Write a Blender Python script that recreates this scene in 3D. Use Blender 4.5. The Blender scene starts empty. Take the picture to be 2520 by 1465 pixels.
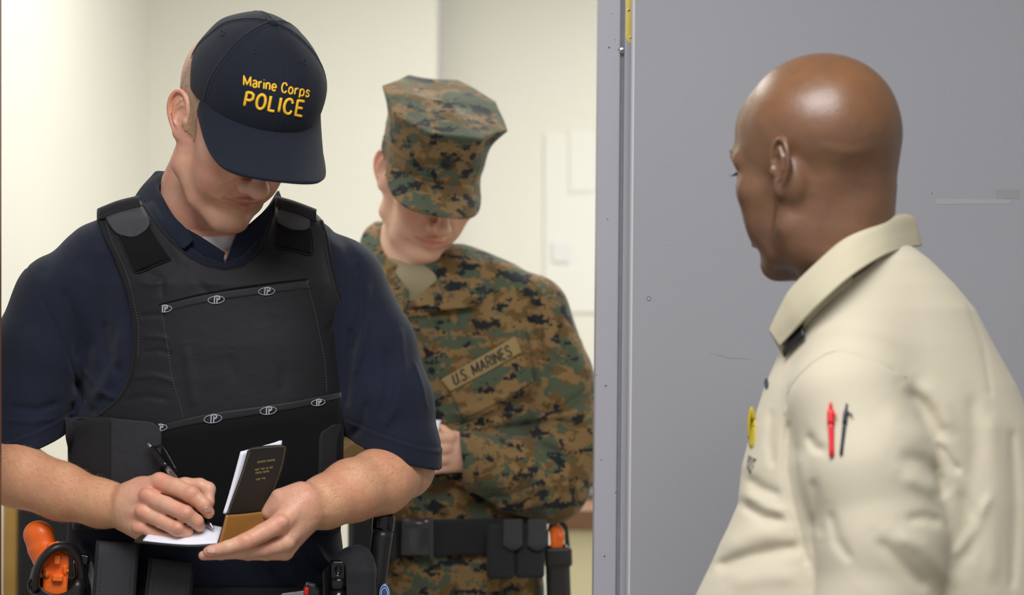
import bpy, bmesh, math, random, time
import numpy as np
from mathutils import Vector, Matrix
from mathutils.bvhtree import BVHTree
T0 = time.time()
random.seed(7); RNG = np.random.default_rng(7)
C = bpy.context.scene.collection
SC = bpy.context.scene

# ------------------------------------------------------------------ camera, world, light, exposure
FPX = 5000.0; CAMZ = 1.42; ROLL = math.radians(0.5)
D1, D2, D3 = 2.60, 3.33, 2.12          # distances of the three people
cam = bpy.data.cameras.new('camera'); camo = bpy.data.objects.new('camera', cam); C.objects.link(camo)
cam.sensor_width = 36; cam.lens = FPX / 2520 * 36; cam.clip_start = .05
cr, sr = math.cos(ROLL), math.sin(ROLL)
camo.matrix_world = Matrix(((cr, -sr, 0, 0), (0, 0, -1, 0), (sr, cr, 0, CAMZ), (0, 0, 0, 1)))
cam.dof.use_dof = True; cam.dof.focus_distance = 2.55; cam.dof.aperture_fstop = cam.lens / 1000 / 0.017
SC.camera = camo
SC.view_settings.view_transform = 'Standard'; SC.view_settings.look = 'None'
SC.view_settings.gamma = 1; SC.view_settings.exposure = 0.0; SC.view_settings.use_curve_mapping = False
w_ = bpy.data.worlds.new('world'); SC.world = w_; w_.use_nodes = True
w_.node_tree.nodes['Background'].inputs[0].default_value = (.93, .94, 1, 1)
w_.node_tree.nodes['Background'].inputs[1].default_value = .42

def area(name, loc, sx, sy, power, col, aim=None):
    l = bpy.data.lights.new(name, 'AREA'); l.shape = 'RECTANGLE'; l.size = sx; l.size_y = sy
    l.energy = power; l.color = col
    o = bpy.data.objects.new(name, l); C.objects.link(o); o.location = loc
    if aim is not None:
        o.rotation_euler = (Vector(aim) - Vector(loc)).to_track_quat('-Z', 'Y').to_euler()
    return o
WARM = (1, .985, .93); COOL = (.97, .97, 1)
area('room_lamp', (-.05, 4.2, 2.62), 1.2, .6, 19, WARM)
area('room_lamp', (1.15, 4.7, 2.62), 1.2, .6, 44, WARM)
area('room_lamp', (-.7, 3.5, 2.62), .6, 1.0, 10, WARM)
area('hall_lamp', (-.1, .9, 2.62), 1.2, 1.2, 62, COOL)

# ------------------------------------------------------------------ helpers
def world(p, D):
    p = np.asarray(p, float).reshape(-1, 3)
    d = D - p[:, 2] * D / FPX
    du = (p[:, 0] - 1260) / FPX * d; dv = (p[:, 1] - 732.5) / FPX * d
    return np.c_[du * cr + dv * sr, d, CAMZ + du * sr - dv * cr]

def tag(o, label=None, cat=None, group=None, kind=None):
    if label: o['label'] = label
    if cat: o['category'] = cat
    if group: o['group'] = group
    if kind: o['kind'] = kind
    return o
def empty(name, loc, label=None, cat=None, group=None):
    o = bpy.data.objects.new(name, None); C.objects.link(o); o.location = loc; o.empty_display_size = .05
    return tag(o, label, cat, group)
def origin(o):
    v = Vector((0, 0, 0))
    while o is not None: v += o.location; o = o.parent
    return np.array(v)
def mesh_obj(name, V, F, mat, parent=None, smooth=True, tint=None, loc=None):
    V = np.asarray(V, float)
    off = origin(parent)
    if parent is None:
        off = np.array(loc) if loc is not None else np.array([(V[:, 0].min() + V[:, 0].max()) / 2, (V[:, 1].min() + V[:, 1].max()) / 2, V[:, 2].min()])
    me = bpy.data.meshes.new(name)
    V = V - off
    if isinstance(F, np.ndarray) and F.ndim == 2:
        n = F.shape[1]
        me.vertices.add(len(V)); me.vertices.foreach_set('co', V.astype(np.float32).ravel())
        me.loops.add(F.size); me.loops.foreach_set('vertex_index', F.astype(np.int32).ravel())
        me.polygons.add(len(F)); me.polygons.foreach_set('loop_start', np.arange(len(F), dtype=np.int32) * n)
        me.update(calc_edges=True)
    else:
        me.from_pydata(V.tolist(), [], [list(f) for f in F])
    if smooth: me.polygons.foreach_set('use_smooth', np.ones(len(me.polygons), bool))
    me.update(); me.validate()
    if tint is not None:
        a = me.color_attributes.new('tint', 'FLOAT_COLOR', 'POINT')
        c = np.ones((len(V), 4), np.float32); c[:, :tint.shape[1]] = tint
        a.data.foreach_set('color', c.ravel())
    me.materials.append(mat)
    o = bpy.data.objects.new(name, me); C.objects.link(o)
    if parent is not None: o.parent = parent
    else: o.location = off
    return o

# ---- signed distance toolkit ------------------------------------------------
f32 = np.float32
def smin(a, b, k):
    if k <= 0: return np.minimum(a, b)
    h = np.clip(.5 + .5 * (b - a) / k, 0, 1)
    return b + (a - b) * h - k * h * (1 - h)
def smax(a, b, k): return -smin(-a, -b, k)
def seg(p, a, b):
    ab = b - a; t = np.clip(((p - a) @ ab) / max(float(ab @ ab), 1e-9), 0, 1)
    return np.sqrt(((p - a - t[:, None] * ab) ** 2).sum(1)), t
def poly2(p, poly):
    d = np.full(len(p), 1e9, f32); s = np.ones(len(p), f32); n = len(poly); q = p[:, :2]
    for i in range(n):
        a = np.array(poly[i - 1], f32); b = np.array(poly[i], f32)
        e = b - a; wv = q - a
        t = np.clip((wv @ e) / float(e @ e), 0, 1)
        d = np.minimum(d, ((wv - t[:, None] * e) ** 2).sum(1))
        c = ((a[1] > q[:, 1]) != (b[1] > q[:, 1])) & (q[:, 0] < (b[0] - a[0]) * (q[:, 1] - a[1]) / ((b[1] - a[1]) if b[1] != a[1] else 1e-9) + a[0])
        s[c] *= -1
    return s * np.sqrt(d)
class S:
    def __init__(s): s.ops = []
    def ell(s, c, r, k=8, rot=None, sub=False):
        c = np.array(c, f32); r = np.array(r, f32)
        M = None if rot is None else np.array(Matrix.Rotation(math.radians(rot[1]), 3, rot[0]), f32)
        def f(p):
            q = p - c
            if M is not None: q = q @ M
            k0 = np.sqrt(((q / r) ** 2).sum(1)); k1 = np.sqrt(((q / (r * r)) ** 2).sum(1)) + 1e-9
            return k0 * (k0 - 1) / k1
        s.ops.append(('sub' if sub else 'add', f, k)); return s
    def chain(s, pts, k=8, sub=False, kk=None):      # pts (x,y,z,r)
        P_ = [np.array(q[:3], f32) for q in pts]; R = [q[3] for q in pts]
        def f(p):
            d = None
            for i in range(len(P_) - 1):
                e, t = seg(p, P_[i], P_[i + 1]); e = e - (R[i] + (R[i + 1] - R[i]) * t)
                d = e if d is None else smin(d, e, kk or 0)
            return d
        s.ops.append(('sub' if sub else 'add', f, k)); return s
    def dent(s, pts, width, depth):                   # groove (+) or ridge (-) along a 3D path
        P_ = [np.array(q[:3], f32) for q in pts]
        def f(p):
            d = None
            for i in range(len(P_) - 1):
                e, t = seg(p, P_[i], P_[i + 1]); d = e if d is None else np.minimum(d, e)
            return depth * np.exp(-(d / width) ** 2)
        s.ops.append(('disp', f, 0)); return s
    def fold(s, pts, width, depth, w0=-1e9):          # the same, seen along the depth axis (cloth folds on the front)
        P_ = [np.array(q[:2], f32) for q in pts]
        def f(p):
            q = p[:, :2]; d = None; n = len(P_) - 1
            for i in range(n):
                e, t = seg(q, P_[i], P_[i + 1]); tt = (i + t) / n
                e = e / (.6 + .4 * np.sin(np.pi * np.clip(tt, .02, .98)))
                d = e if d is None else np.minimum(d, e)
            e0, _ = seg(q, P_[0], P_[0] + .01); e1, _ = seg(q, P_[-1], P_[-1] + .01)
            fade = np.clip(np.minimum(e0, e1) / (width * 2.0), 0, 1); fade = .12 + .88 * fade * fade * (3 - 2 * fade)
            g = depth * np.exp(-(d / width) ** 2) * fade
            return g * (p[:, 2] > w0)
        s.ops.append(('disp', f, 0)); return s
    def loft(s, lev, k=8, n=2.3, cap=True):           # rows (v, uL, uR, wBack, wFront)
        L = np.array(lev, f32)
        def f(p):
            v = p[:, 1]; g = lambda j: np.interp(v, L[:, 0], L[:, j]).astype(f32)
            l, r, b, t = g(1), g(2), g(3), g(4)
            a = (r - l) / 2; c = (t - b) / 2
            x = np.abs(p[:, 0] - (l + r) / 2) / a; z = np.abs(p[:, 2] - (b + t) / 2) / c
            k0 = (x ** n + z ** n) ** (1 / n) + 1e-6
            gx = (x / k0) ** (n - 1) / a; gz = (z / k0) ** (n - 1) / c
            d = (k0 - 1) / np.sqrt(gx ** 2 + gz ** 2 + 1e-12)
            if cap: d = smax(smax(d, L[0, 0] - v, 20), v - L[-1, 0], 4)
            return d
        s.ops.append(('add', f, k)); return s
    def fn(s, f, k=0, mode='add'): s.ops.append((mode, f, k)); return s
    def cut(s, pt, nrm, k=0):                         # keep the side the normal points away from
        pt = np.array(pt, f32); nr = np.array(nrm, f32); nr = nr / np.linalg.norm(nr)
        s.ops.append(('max', lambda p: (p - pt) @ nr, k)); return s
    def __call__(s, p):
        d = np.full(len(p), 1e4, f32)
        for m, f, k in s.ops:
            e = f(p)
            if m == 'add': d = smin(d, e, k)
            elif m == 'sub': d = smax(d, -e, k)
            elif m == 'max': d = smax(d, e, k)
            else: d = d + e
        return d.astype(f32)

def nets(fn, lo, hi, h, B=4, name=''):
    lo = np.array(lo, float); hi = np.array(hi, float)
    nb = np.ceil((hi - lo) / (h * B)).astype(int); n = nb * B
    ax = [(lo[i] + (np.arange(nb[i]) + .5) * h * B - h / 2).astype(f32) for i in range(3)]
    g = np.stack(np.meshgrid(*ax, indexing='ij'), -1).reshape(-1, 3)
    c = np.concatenate([fn(g[i:i + 200000]) for i in range(0, len(g), 200000)]).reshape(nb)
    act = np.abs(c) < h * B * 1.7
    D = np.repeat(np.repeat(np.repeat(c, B, 0), B, 1), B, 2)
    bi = np.argwhere(act)
    loc = np.stack(np.meshgrid(*[np.arange(B)] * 3, indexing='ij'), -1).reshape(-1, 3)
    for i in range(0, len(bi), 4000):
        idx = (bi[i:i + 4000, None, :] * B + loc[None]).reshape(-1, 3)
        D[idx[:, 0], idx[:, 1], idx[:, 2]] = fn((lo + idx * h).astype(f32))
    for a in range(3):                                # close the surface at the box sides
        sl = [slice(None)] * 3; sl[a] = 0; D[tuple(sl)] = np.maximum(D[tuple(sl)], .01); sl[a] = -1; D[tuple(sl)] = np.maximum(D[tuple(sl)], .01)
    Sg = D < 0
    cnt = np.zeros(n - 1, np.uint8)
    for a in (0, 1):
        for b in (0, 1):
            for e in (0, 1): cnt += Sg[a:n[0] - 1 + a, b:n[1] - 1 + b, e:n[2] - 1 + e]
    cell = np.argwhere((cnt > 0) & (cnt < 8))
    ID = np.full(n - 1, -1, np.int32); ID[cell[:, 0], cell[:, 1], cell[:, 2]] = np.arange(len(cell))
    acc = np.zeros((len(cell), 3)); m = np.zeros(len(cell))
    for a in range(3):
        o1, o2 = (a + 1) % 3, (a + 2) % 3
        for i in (0, 1):
            for j in (0, 1):
                p0 = cell.copy(); p0[:, o1] += i; p0[:, o2] += j; p1 = p0.copy(); p1[:, a] += 1
                d0 = D[p0[:, 0], p0[:, 1], p0[:, 2]]; d1 = D[p1[:, 0], p1[:, 1], p1[:, 2]]
                x = (d0 < 0) != (d1 < 0); t = np.where(x, d0 / np.where(x, d0 - d1, 1), 0)
                q = p0.astype(float); q[:, a] += t
                acc[x] += q[x]; m[x] += 1
    V = lo + acc / m[:, None] * h
    Q = []
    for a in range(3):
        o1, o2 = (a + 1) % 3, (a + 2) % 3
        sl0 = [slice(None)] * 3; sl1 = [slice(None)] * 3
        sl0[a] = slice(0, n[a] - 1); sl1[a] = slice(1, n[a])
        ch = Sg[tuple(sl0)] != Sg[tuple(sl1)]
        e = np.argwhere(ch)
        e = e[(e[:, o1] > 0) & (e[:, o2] > 0) & (e[:, o1] < n[o1] - 1) & (e[:, o2] < n[o2] - 1)]
        ins = Sg[e[:, 0], e[:, 1], e[:, 2]]
        cs = []
        for i, j in ((-1, -1), (0, -1), (0, 0), (-1, 0)):
            q = e.copy(); q[:, o1] += i; q[:, o2] += j; cs.append(ID[q[:, 0], q[:, 1], q[:, 2]])
        q = np.stack(cs, 1); q[~ins] = q[~ins][:, ::-1]
        Q.append(q)
    Q = np.concatenate(Q); Q = Q[(Q >= 0).all(1)]
    print('nets', name, len(V), 'verts', round(time.time() - T0, 1)); return V, Q
def flipfix(Q): return Q[:, ::-1]                     # px space is left-handed (v points down)

def join(parts):
    Vs, Qs, o = [], [], 0
    for V, Q in parts: Vs.append(V); Qs.append(Q + o); o += len(V)
    return np.concatenate(Vs), np.concatenate(Qs)

# ---- sheets, tubes, lettering --------------------------------------------------
def cr1(P_, n):
    P_ = np.asarray(P_, float); m = len(P_)
    if m == 2: t = np.linspace(0, 1, n)[:, None]; return P_[0] * (1 - t) + P_[1] * t
    Q = np.vstack([2 * P_[0] - P_[1], P_, 2 * P_[-1] - P_[-2]])
    t = np.linspace(0, m - 1 - 1e-9, n); i = t.astype(int); f = (t - i)[:, None]
    a, b, c, d = Q[i], Q[i + 1], Q[i + 2], Q[i + 3]
    return .5 * (2 * b + (c - a) * f + (2 * a - 5 * b + 4 * c - d) * f ** 2 + (3 * b - a - 3 * c + d) * f ** 3)
def grid_sheet(rows, nu=24, nv=12):
    R = [cr1(r, nu) for r in rows]
    G = np.stack([cr1([r[i] for r in R], nv) for i in range(nu)], 1)      # nv x nu x 3
    return G
def gridF(nv, nu, close=False):
    i, j = np.meshgrid(np.arange(nv - 1), np.arange(nu - (0 if close else 1)), indexing='ij')
    a = i * nu + j; b = i * nu + (j + 1) % nu
    return np.stack([a, b, b + nu, a + nu], -1).reshape(-1, 4)
def sheet(name, rows, D, mat, parent, th=.0015, nu=24, nv=12, G=None, loc=None):
    if G is None: G = grid_sheet(rows, nu, nv)
    nv, nu = G.shape[:2]
    o = mesh_obj(name, world(G.reshape(-1, 3), D), gridF(nv, nu), mat, parent, loc=loc)
    m = o.modifiers.new('thickness', 'SOLIDIFY'); m.thickness = th; m.offset = 0
    return o
def tubeVF(pts, r, n=8, m=None, closed=False, caps=True):
    pts = np.asarray(pts, float)
    if m: pts = cr1(pts, m)
    N = len(pts); r = np.interp(np.linspace(0, 1, N), np.linspace(0, 1, len(np.atleast_1d(r))), np.atleast_1d(r)) if np.ndim(r) else np.full(N, r)
    T = np.gradient(pts, axis=0); T /= np.linalg.norm(T, axis=1)[:, None] + 1e-12
    up = np.array([0, 0, 1.]) if abs(T[0][2]) < .9 else np.array([1., 0, 0])
    V = []
    for i in range(N):
        a = np.cross(T[i], up); a /= np.linalg.norm(a) + 1e-12; b = np.cross(T[i], a); up = -b if False else up
        for k in range(n):
            an = 2 * math.pi * k / n; V.append(pts[i] + r[i] * (a * math.cos(an) + b * math.sin(an)))
    F = [tuple(x) for x in gridF(N, n, True).tolist()]
    if caps: F.append(tuple(range(n))[::-1]); F.append(tuple(range((N - 1) * n, N * n)))
    return np.array(V), F
def multi(list_vf):
    V, F, o = [], [], 0
    for v, f in list_vf: V.append(v); F += [tuple(i + o for i in q) for q in f]; o += len(v)
    return np.concatenate(V), F
def tube(name, pts, r, D, mat, parent, n=8, m=None):
    V, F = tubeVF(pts, r, n, m); return mesh_obj(name, world(V, D), F, mat, parent)
class Surf:
    def __init__(s, parts):
        V, Q = join(parts); s.b = BVHTree.FromPolygons(V.tolist(), Q.tolist())
    def w(s, u, v, default=0):
        h = s.b.ray_cast(Vector((u, v, 3000)), Vector((0, 0, -1)))
        return h[0][2] if h[0] is not None else default
    def lift(s, pts, off=1.0, default=0):
        last = default; out = []
        for p in pts:
            z = s.w(p[0], p[1], None)
            if z is None: z = last
            last = z; out.append((p[0], p[1], z + off))
        return np.array(out)
def patch(name, rows, surf, D, mat, parent, off=2, th=.0012, nu=16, nv=12, smooth_w=True):
    rows = [[(p[0], p[1], 0) for p in r] for r in rows]
    G = grid_sheet(rows, nu, nv); sh = G.shape
    L = surf.lift(G.reshape(-1, 3), off).reshape(sh)
    if smooth_w:
        for _ in range(2):
            z = L[:, :, 2]; zp = np.pad(z, 1, mode='edge')
            L[:, :, 2] = np.maximum(z, (zp[:-2, 1:-1] + zp[2:, 1:-1] + zp[1:-1, :-2] + zp[1:-1, 2:]) / 4)
    return sheet(name, None, D, mat, parent, th, G=L)
def stitch(name, pts, surf, D, mat, parent, step=7, dash=4.2, r=.55, off=.8, m=80):
    c = cr1([(p[0], p[1], 0) for p in pts], m); L = surf.lift(c, off)
    s = np.r_[0, np.cumsum(np.linalg.norm(np.diff(L[:, :2], axis=0), axis=1))]
    out = []
    for a in np.arange(0, s[-1] - dash, step):
        q = [[np.interp(x, s, L[:, j]) for j in range(3)] for x in (a, a + dash)]
        out.append(tubeVF(q, r, 5))
    V, F = multi(out); return mesh_obj(name, world(V, D), F, mat, parent)
def text_mesh(s, bold=0.0, extrude=.03, bevel=0.0, res=3, space=1.0):
    cu = bpy.data.curves.new('t', 'FONT'); cu.body = s; cu.offset = bold; cu.extrude = extrude; cu.resolution_u = res
    cu.bevel_depth = bevel; cu.align_x = 'LEFT'; cu.space_character = space
    o = bpy.data.objects.new('t', cu); C.objects.link(o)
    bpy.context.view_layer.update()
    me = bpy.data.meshes.new_from_object(o.evaluated_get(bpy.context.evaluated_depsgraph_get()))
    V = np.array([v.co for v in me.vertices]); F = [tuple(p.vertices) for p in me.polygons]
    bpy.data.objects.remove(o); bpy.data.curves.remove(cu); bpy.data.meshes.remove(me)
    V[:, 0] -= V[:, 0].min(); return V, F
GLY = {'M': (.8, [[(0, 0), (0, 1), (.4, .12), (.8, 1), (.8, 0)]]), 'a': (.46, [[(.05, .56), (.15, .68), (.33, .68), (.45, .54), (.45, 0)], [(.45, .40), (.2, .37), (.03, .22), (.08, .04), (.25, 0), (.44, .14)]]),
 'r': (.32, [[(0, 0), (0, .68)], [(0, .42), (.12, .62), (.32, .68)]]), 'i': (.0, [[(0, 0), (0, .66)], [(0, .90), (0, .94)]]), 'n': (.43, [[(0, 0), (0, .68)], [(0, .45), (.12, .64), (.3, .68), (.43, .5), (.43, 0)]]),
 'e': (.46, [[(.02, .36), (.46, .36), (.4, .6), (.24, .69), (.08, .6), (.0, .34), (.08, .08), (.25, 0), (.44, .1)]]), 'C': (.56, [[(.56, .74), (.47, .94), (.3, 1), (.1, .88), (0, .5), (.1, .12), (.3, 0), (.47, .06), (.56, .26)]]),
 'o': (.47, [[(.235, .69), (.06, .58), (0, .34), (.06, .1), (.235, 0), (.41, .1), (.47, .34), (.41, .58), (.235, .69), (.1, .64)]]), 'p': (.44, [[(0, .68), (0, -.28)], [(0, .5), (.15, .67), (.32, .66), (.44, .5), (.44, .18), (.32, .02), (.15, .01), (0, .16)]]),
 's': (.37, [[(.36, .54), (.26, .67), (.12, .67), (.03, .53), (.12, .4), (.28, .32), (.36, .17), (.27, .02), (.1, 0), (.0, .14)]]), 'P': (.5, [[(0, 0), (0, 1), (.33, 1), (.5, .88), (.5, .6), (.33, .46), (0, .46)]]),
 'O': (.6, [[(.3, 1), (.08, .86), (0, .5), (.08, .14), (.3, 0), (.52, .14), (.6, .5), (.52, .86), (.3, 1), (.12, .92)]]), 'L': (.42, [[(0, 1), (0, 0), (.42, 0)]]), 'I': (0, [[(0, 0), (0, 1)]]), 'E': (.46, [[(.46, 1), (0, 1), (0, 0), (.46, 0)], [(0, .52), (.4, .52)]]),
 'U': (.52, [[(0, 1), (0, .25), (.1, .04), (.26, 0), (.42, .04), (.52, .25), (.52, 1)]]), 'S': (.5, [[(.48, .8), (.38, .97), (.14, .98), (.02, .78), (.14, .58), (.38, .44), (.5, .22), (.38, .02), (.12, .01), (0, .2)]]),
 'A': (.6, [[(0, 0), (.3, 1), (.6, 0)], [(.12, .32), (.48, .32)]]), 'R': (.52, [[(0, 0), (0, 1), (.33, 1), (.5, .88), (.5, .62), (.33, .5), (0, .5)], [(.28, .5), (.52, 0)]]), 'N': (.55, [[(0, 0), (0, 1), (.55, 0), (.55, 1)]]), '.': (0, [[(0, .02), (0, .12)]]), ' ': (.16, [])}
def strokes(name, s, quad, surf, D, mat, parent, r=2.4, gap=.26, lift=0.0, flat=.55):
    q = [np.array(p, float) for p in quad]; x0 = 0; items = []
    for ch in s:
        w, st_ = GLY[ch]; items += [(ch in 'aCenopsOUSr', [(x0 + a, b) for a, b in l]) for l in st_]; x0 += w + gap
    W = x0 - gap; parts = []
    for sm, l in items:
        pts = []
        if sm and len(l) > 2: pts = [tuple(x) for x in cr1([(a, b, 0) for a, b in l], 6 * len(l))[:-1, :2]]
        else:
          for i in range(len(l) - 1):
            for t in np.linspace(0, 1, 7)[:-1]: pts.append((l[i][0] * (1 - t) + l[i + 1][0] * t, l[i][1] * (1 - t) + l[i + 1][1] * t))
        pts.append(l[-1]); P_ = []
        for x, y in pts:
            x /= W; P_.append(np.r_[(q[3] * (1 - x) + q[2] * x) * (1 - y) + (q[0] * (1 - x) + q[1] * x) * y, 0])
        L = surf.lift(P_, lift); V, F = tubeVF(L, r, 10)
        z0 = np.repeat(L[:, 2], 10); V[:, 2] = z0 + (V[:, 2] - z0) * flat
        parts.append((V, F))
    V, F = multi(parts); return mesh_obj(name, world(V, D), F, mat, parent)
def grads(fn, V, h=1.0):
    g = np.stack([fn((V + np.eye(3)[i] * h).astype(f32)) - fn((V - np.eye(3)[i] * h).astype(f32)) for i in range(3)], 1)
    return g / (np.linalg.norm(g, axis=1)[:, None] + 1e-9)
def strands(name, V, Nn, D, mat, parent, n, ln, dirv, w=.35, lay=.35, jit=.35):
    ii = RNG.integers(0, len(V), n); b = V[ii] + RNG.normal(0, 1.2, (n, 3)) * (1 - np.abs(Nn[ii])) - Nn[ii] * .6
    dv = np.broadcast_to(np.array(dirv, float), (n, 3)) if not callable(dirv) else dirv(b)
    dv = dv - (dv * Nn[ii]).sum(1)[:, None] * Nn[ii]; dv /= np.linalg.norm(dv, axis=1)[:, None] + 1e-9
    d = dv + Nn[ii] * lay + RNG.normal(0, jit, (n, 3)); d /= np.linalg.norm(d, axis=1)[:, None]
    L = ln * RNG.uniform(.5, 1.25, (n, 1)); m = b + d * L * .55; d2 = d - Nn[ii] * lay * .8; t = m + d2 * L * .5
    sd = np.cross(d, Nn[ii] + 1e-6); sd /= np.linalg.norm(sd, axis=1)[:, None] + 1e-9
    P_ = np.stack([b - sd * w, b + sd * w, m + sd * w * .8, m - sd * w * .8, t], 1).reshape(-1, 3)
    k = np.arange(n) * 5; F = [q for j in k.tolist() for q in ((j, j + 1, j + 2, j + 3), (j + 3, j + 2, j + 4))]
    o = mesh_obj(name, world(P_, D), F, mat, parent); o['kind'] = 'stuff'; return o
def lettering(name, s, quad, surf, D, mat, parent, lift=1.2, bold=.02, cap=.73, base=0.0, hgt=1.5, space=1.0, bevel=0.0):
    V, F = text_mesh(s, bold, 1.0 if bevel == 0 else 1.0 - bevel, bevel, space=space)
    W = V[:, 0].max(); x = V[:, 0] / W; y = (V[:, 1] - base) / cap
    q = [np.array(p, float) for p in quad]              # top-left, top-right, bottom-right, bottom-left
    top = q[0][None] * (1 - x)[:, None] + q[1][None] * x[:, None]; bot = q[3][None] * (1 - x)[:, None] + q[2][None] * x[:, None]
    uv = bot * (1 - y)[:, None] + top * y[:, None]
    L = surf.lift(np.c_[uv, np.zeros(len(uv))], 0)
    L[:, 2] += lift + V[:, 2] * hgt
    return mesh_obj(name, world(L, D), F, mat, parent, smooth=False)

# ------------------------------------------------------------------ materials
def nodes(name):
    m = bpy.data.materials.new(name); m.use_nodes = True; nt = m.node_tree
    return m, nt, nt.nodes['Principled BSDF']
def srgb(c):
    if isinstance(c, str): c = [int(c[i:i + 2], 16) / 255 for i in (0, 2, 4)]
    return tuple((x / 12.92 if x <= .04045 else ((x + .055) / 1.055) ** 2.4) for x in c) + (1,)
def N(nt, t, **k):
    n = nt.nodes.new(t)
    for a, b in k.items():
        if a in n.inputs: n.inputs[a].default_value = b
        else: setattr(n, a, b)
    return n
def coords(nt, kind='Object'): return nt.nodes.new('ShaderNodeTexCoord').outputs[kind]
def bump(nt, bs, h, strength=.3, dist=.001, prev=None):
    b = N(nt, 'ShaderNodeBump', Strength=strength, Distance=dist); nt.links.new(h, b.inputs['Height'])
    if prev: nt.links.new(prev, b.inputs['Normal'])
    nt.links.new(b.outputs[0], bs.inputs['Normal']); return b.outputs[0]
def mat(name, col, rough=.6, metal=0, spec=.5, var=0, vscale=30, bmp=0, bscale=400, bdist=.0005, sheen=0, coat=0, tintattr=False, trans=0):
    m, nt, b = nodes(name); c = srgb(col)
    b.inputs['Base Color'].default_value = c; b.inputs['Roughness'].default_value = rough
    b.inputs['Metallic'].default_value = metal; b.inputs['Specular IOR Level'].default_value = spec
    b.inputs['Sheen Weight'].default_value = sheen; b.inputs['Coat Weight'].default_value = coat
    b.inputs['Transmission Weight'].default_value = trans
    out = None
    if var:
        n = N(nt, 'ShaderNodeTexNoise', Scale=vscale, Detail=4); nt.links.new(coords(nt), n.inputs['Vector'])
        mx = N(nt, 'ShaderNodeMix', data_type='RGBA'); mx.inputs[6].default_value = tuple(x * (1 - var) for x in c[:3]) + (1,)
        mx.inputs[7].default_value = tuple(min(1, x * (1 + var)) for x in c[:3]) + (1,)
        nt.links.new(n.outputs[0], mx.inputs[0]); nt.links.new(mx.outputs[2], b.inputs['Base Color'])
    if bmp:
        n2 = N(nt, 'ShaderNodeTexNoise', Scale=bscale, Detail=3); nt.links.new(coords(nt), n2.inputs['Vector'])
        bump(nt, b, n2.outputs[0], bmp, bdist)
    return m
def cloth(name, col, scale=900, bmp=.5, rough=.85, var=.12, sheen=.3, rib=0, wrinkle=.0, wr_scale=9, wr_stretch=(1, 1, 1)):
    m, nt, b = nodes(name); c = srgb(col); co = coords(nt)
    b.inputs['Roughness'].default_value = rough; b.inputs['Sheen Weight'].default_value = sheen
    b.inputs['Sheen Roughness'].default_value = .5; b.inputs['Specular IOR Level'].default_value = .25
    n = N(nt, 'ShaderNodeTexNoise', Scale=14, Detail=6, Roughness=.65); nt.links.new(co, n.inputs['Vector'])
    mx = N(nt, 'ShaderNodeMix', data_type='RGBA'); mx.inputs[6].default_value = tuple(x * (1 - var) for x in c[:3]) + (1,)
    mx.inputs[7].default_value = tuple(min(1, x * (1 + var)) for x in c[:3]) + (1,)
    nt.links.new(n.outputs[0], mx.inputs[0]); nt.links.new(mx.outputs[2], b.inputs['Base Color'])
    prev = None
    if wrinkle:
        mp = N(nt, 'ShaderNodeMapping'); mp.inputs['Scale'].default_value = wr_stretch; nt.links.new(co, mp.inputs[0])
        nw = N(nt, 'ShaderNodeTexNoise', Scale=wr_scale, Detail=5, Distortion=1.2); nt.links.new(mp.outputs[0], nw.inputs['Vector'])
        prev = bump(nt, b, nw.outputs[0], wrinkle, .012)
    if rib:
        wv = N(nt, 'ShaderNodeTexWave', Scale=rib, Distortion=.2); wv.bands_direction = 'Z'; nt.links.new(co, wv.inputs['Vector'])
        prev = bump(nt, b, wv.outputs[1], .35, .001, prev)
    vo = N(nt, 'ShaderNodeTexVoronoi', Scale=scale); nt.links.new(co, vo.inputs['Vector'])
    bump(nt, b, vo.outputs[0], bmp, .0005, prev)
    return m
def skin(name, col, red, rough=.48, sss=.12, spec=.45, redamt=.5, bmp=.35):
    m, nt, b = nodes(name); co = coords(nt)
    n = N(nt, 'ShaderNodeTexNoise', Scale=28, Detail=6, Roughness=.6); nt.links.new(co, n.inputs['Vector'])
    r = N(nt, 'ShaderNodeMapRange'); r.inputs[1].default_value = .35; r.inputs[2].default_value = .75; r.inputs[4].default_value = redamt
    nt.links.new(n.outputs[0], r.inputs[0])
    mx = N(nt, 'ShaderNodeMix', data_type='RGBA'); mx.inputs[6].default_value = srgb(col); mx.inputs[7].default_value = srgb(red)
    nt.links.new(r.outputs[0], mx.inputs[0])
    at = N(nt, 'ShaderNodeAttribute', attribute_name='tint')
    mu = N(nt, 'ShaderNodeMix', data_type='RGBA', blend_type='MULTIPLY'); mu.inputs[0].default_value = 1
    nt.links.new(mx.outputs[2], mu.inputs[6]); nt.links.new(at.outputs[0], mu.inputs[7])
    nt.links.new(mu.outputs[2], b.inputs['Base Color'])
    b.inputs['Roughness'].default_value = rough; b.inputs['Specular IOR Level'].default_value = spec
    b.inputs['Subsurface Weight'].default_value = sss; b.inputs['Subsurface Radius'].default_value = (1, .35, .2); b.inputs['Subsurface Scale'].default_value = .006
    n2 = N(nt, 'ShaderNodeTexNoise', Scale=70, Detail=5); nt.links.new(co, n2.inputs['Vector'])
    p = bump(nt, b, n2.outputs[0], bmp * .5, .004)
    vo = N(nt, 'ShaderNodeTexVoronoi', Scale=650); nt.links.new(co, vo.inputs['Vector'])
    bump(nt, b, vo.outputs[0], bmp, .0004, p)
    return m
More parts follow.
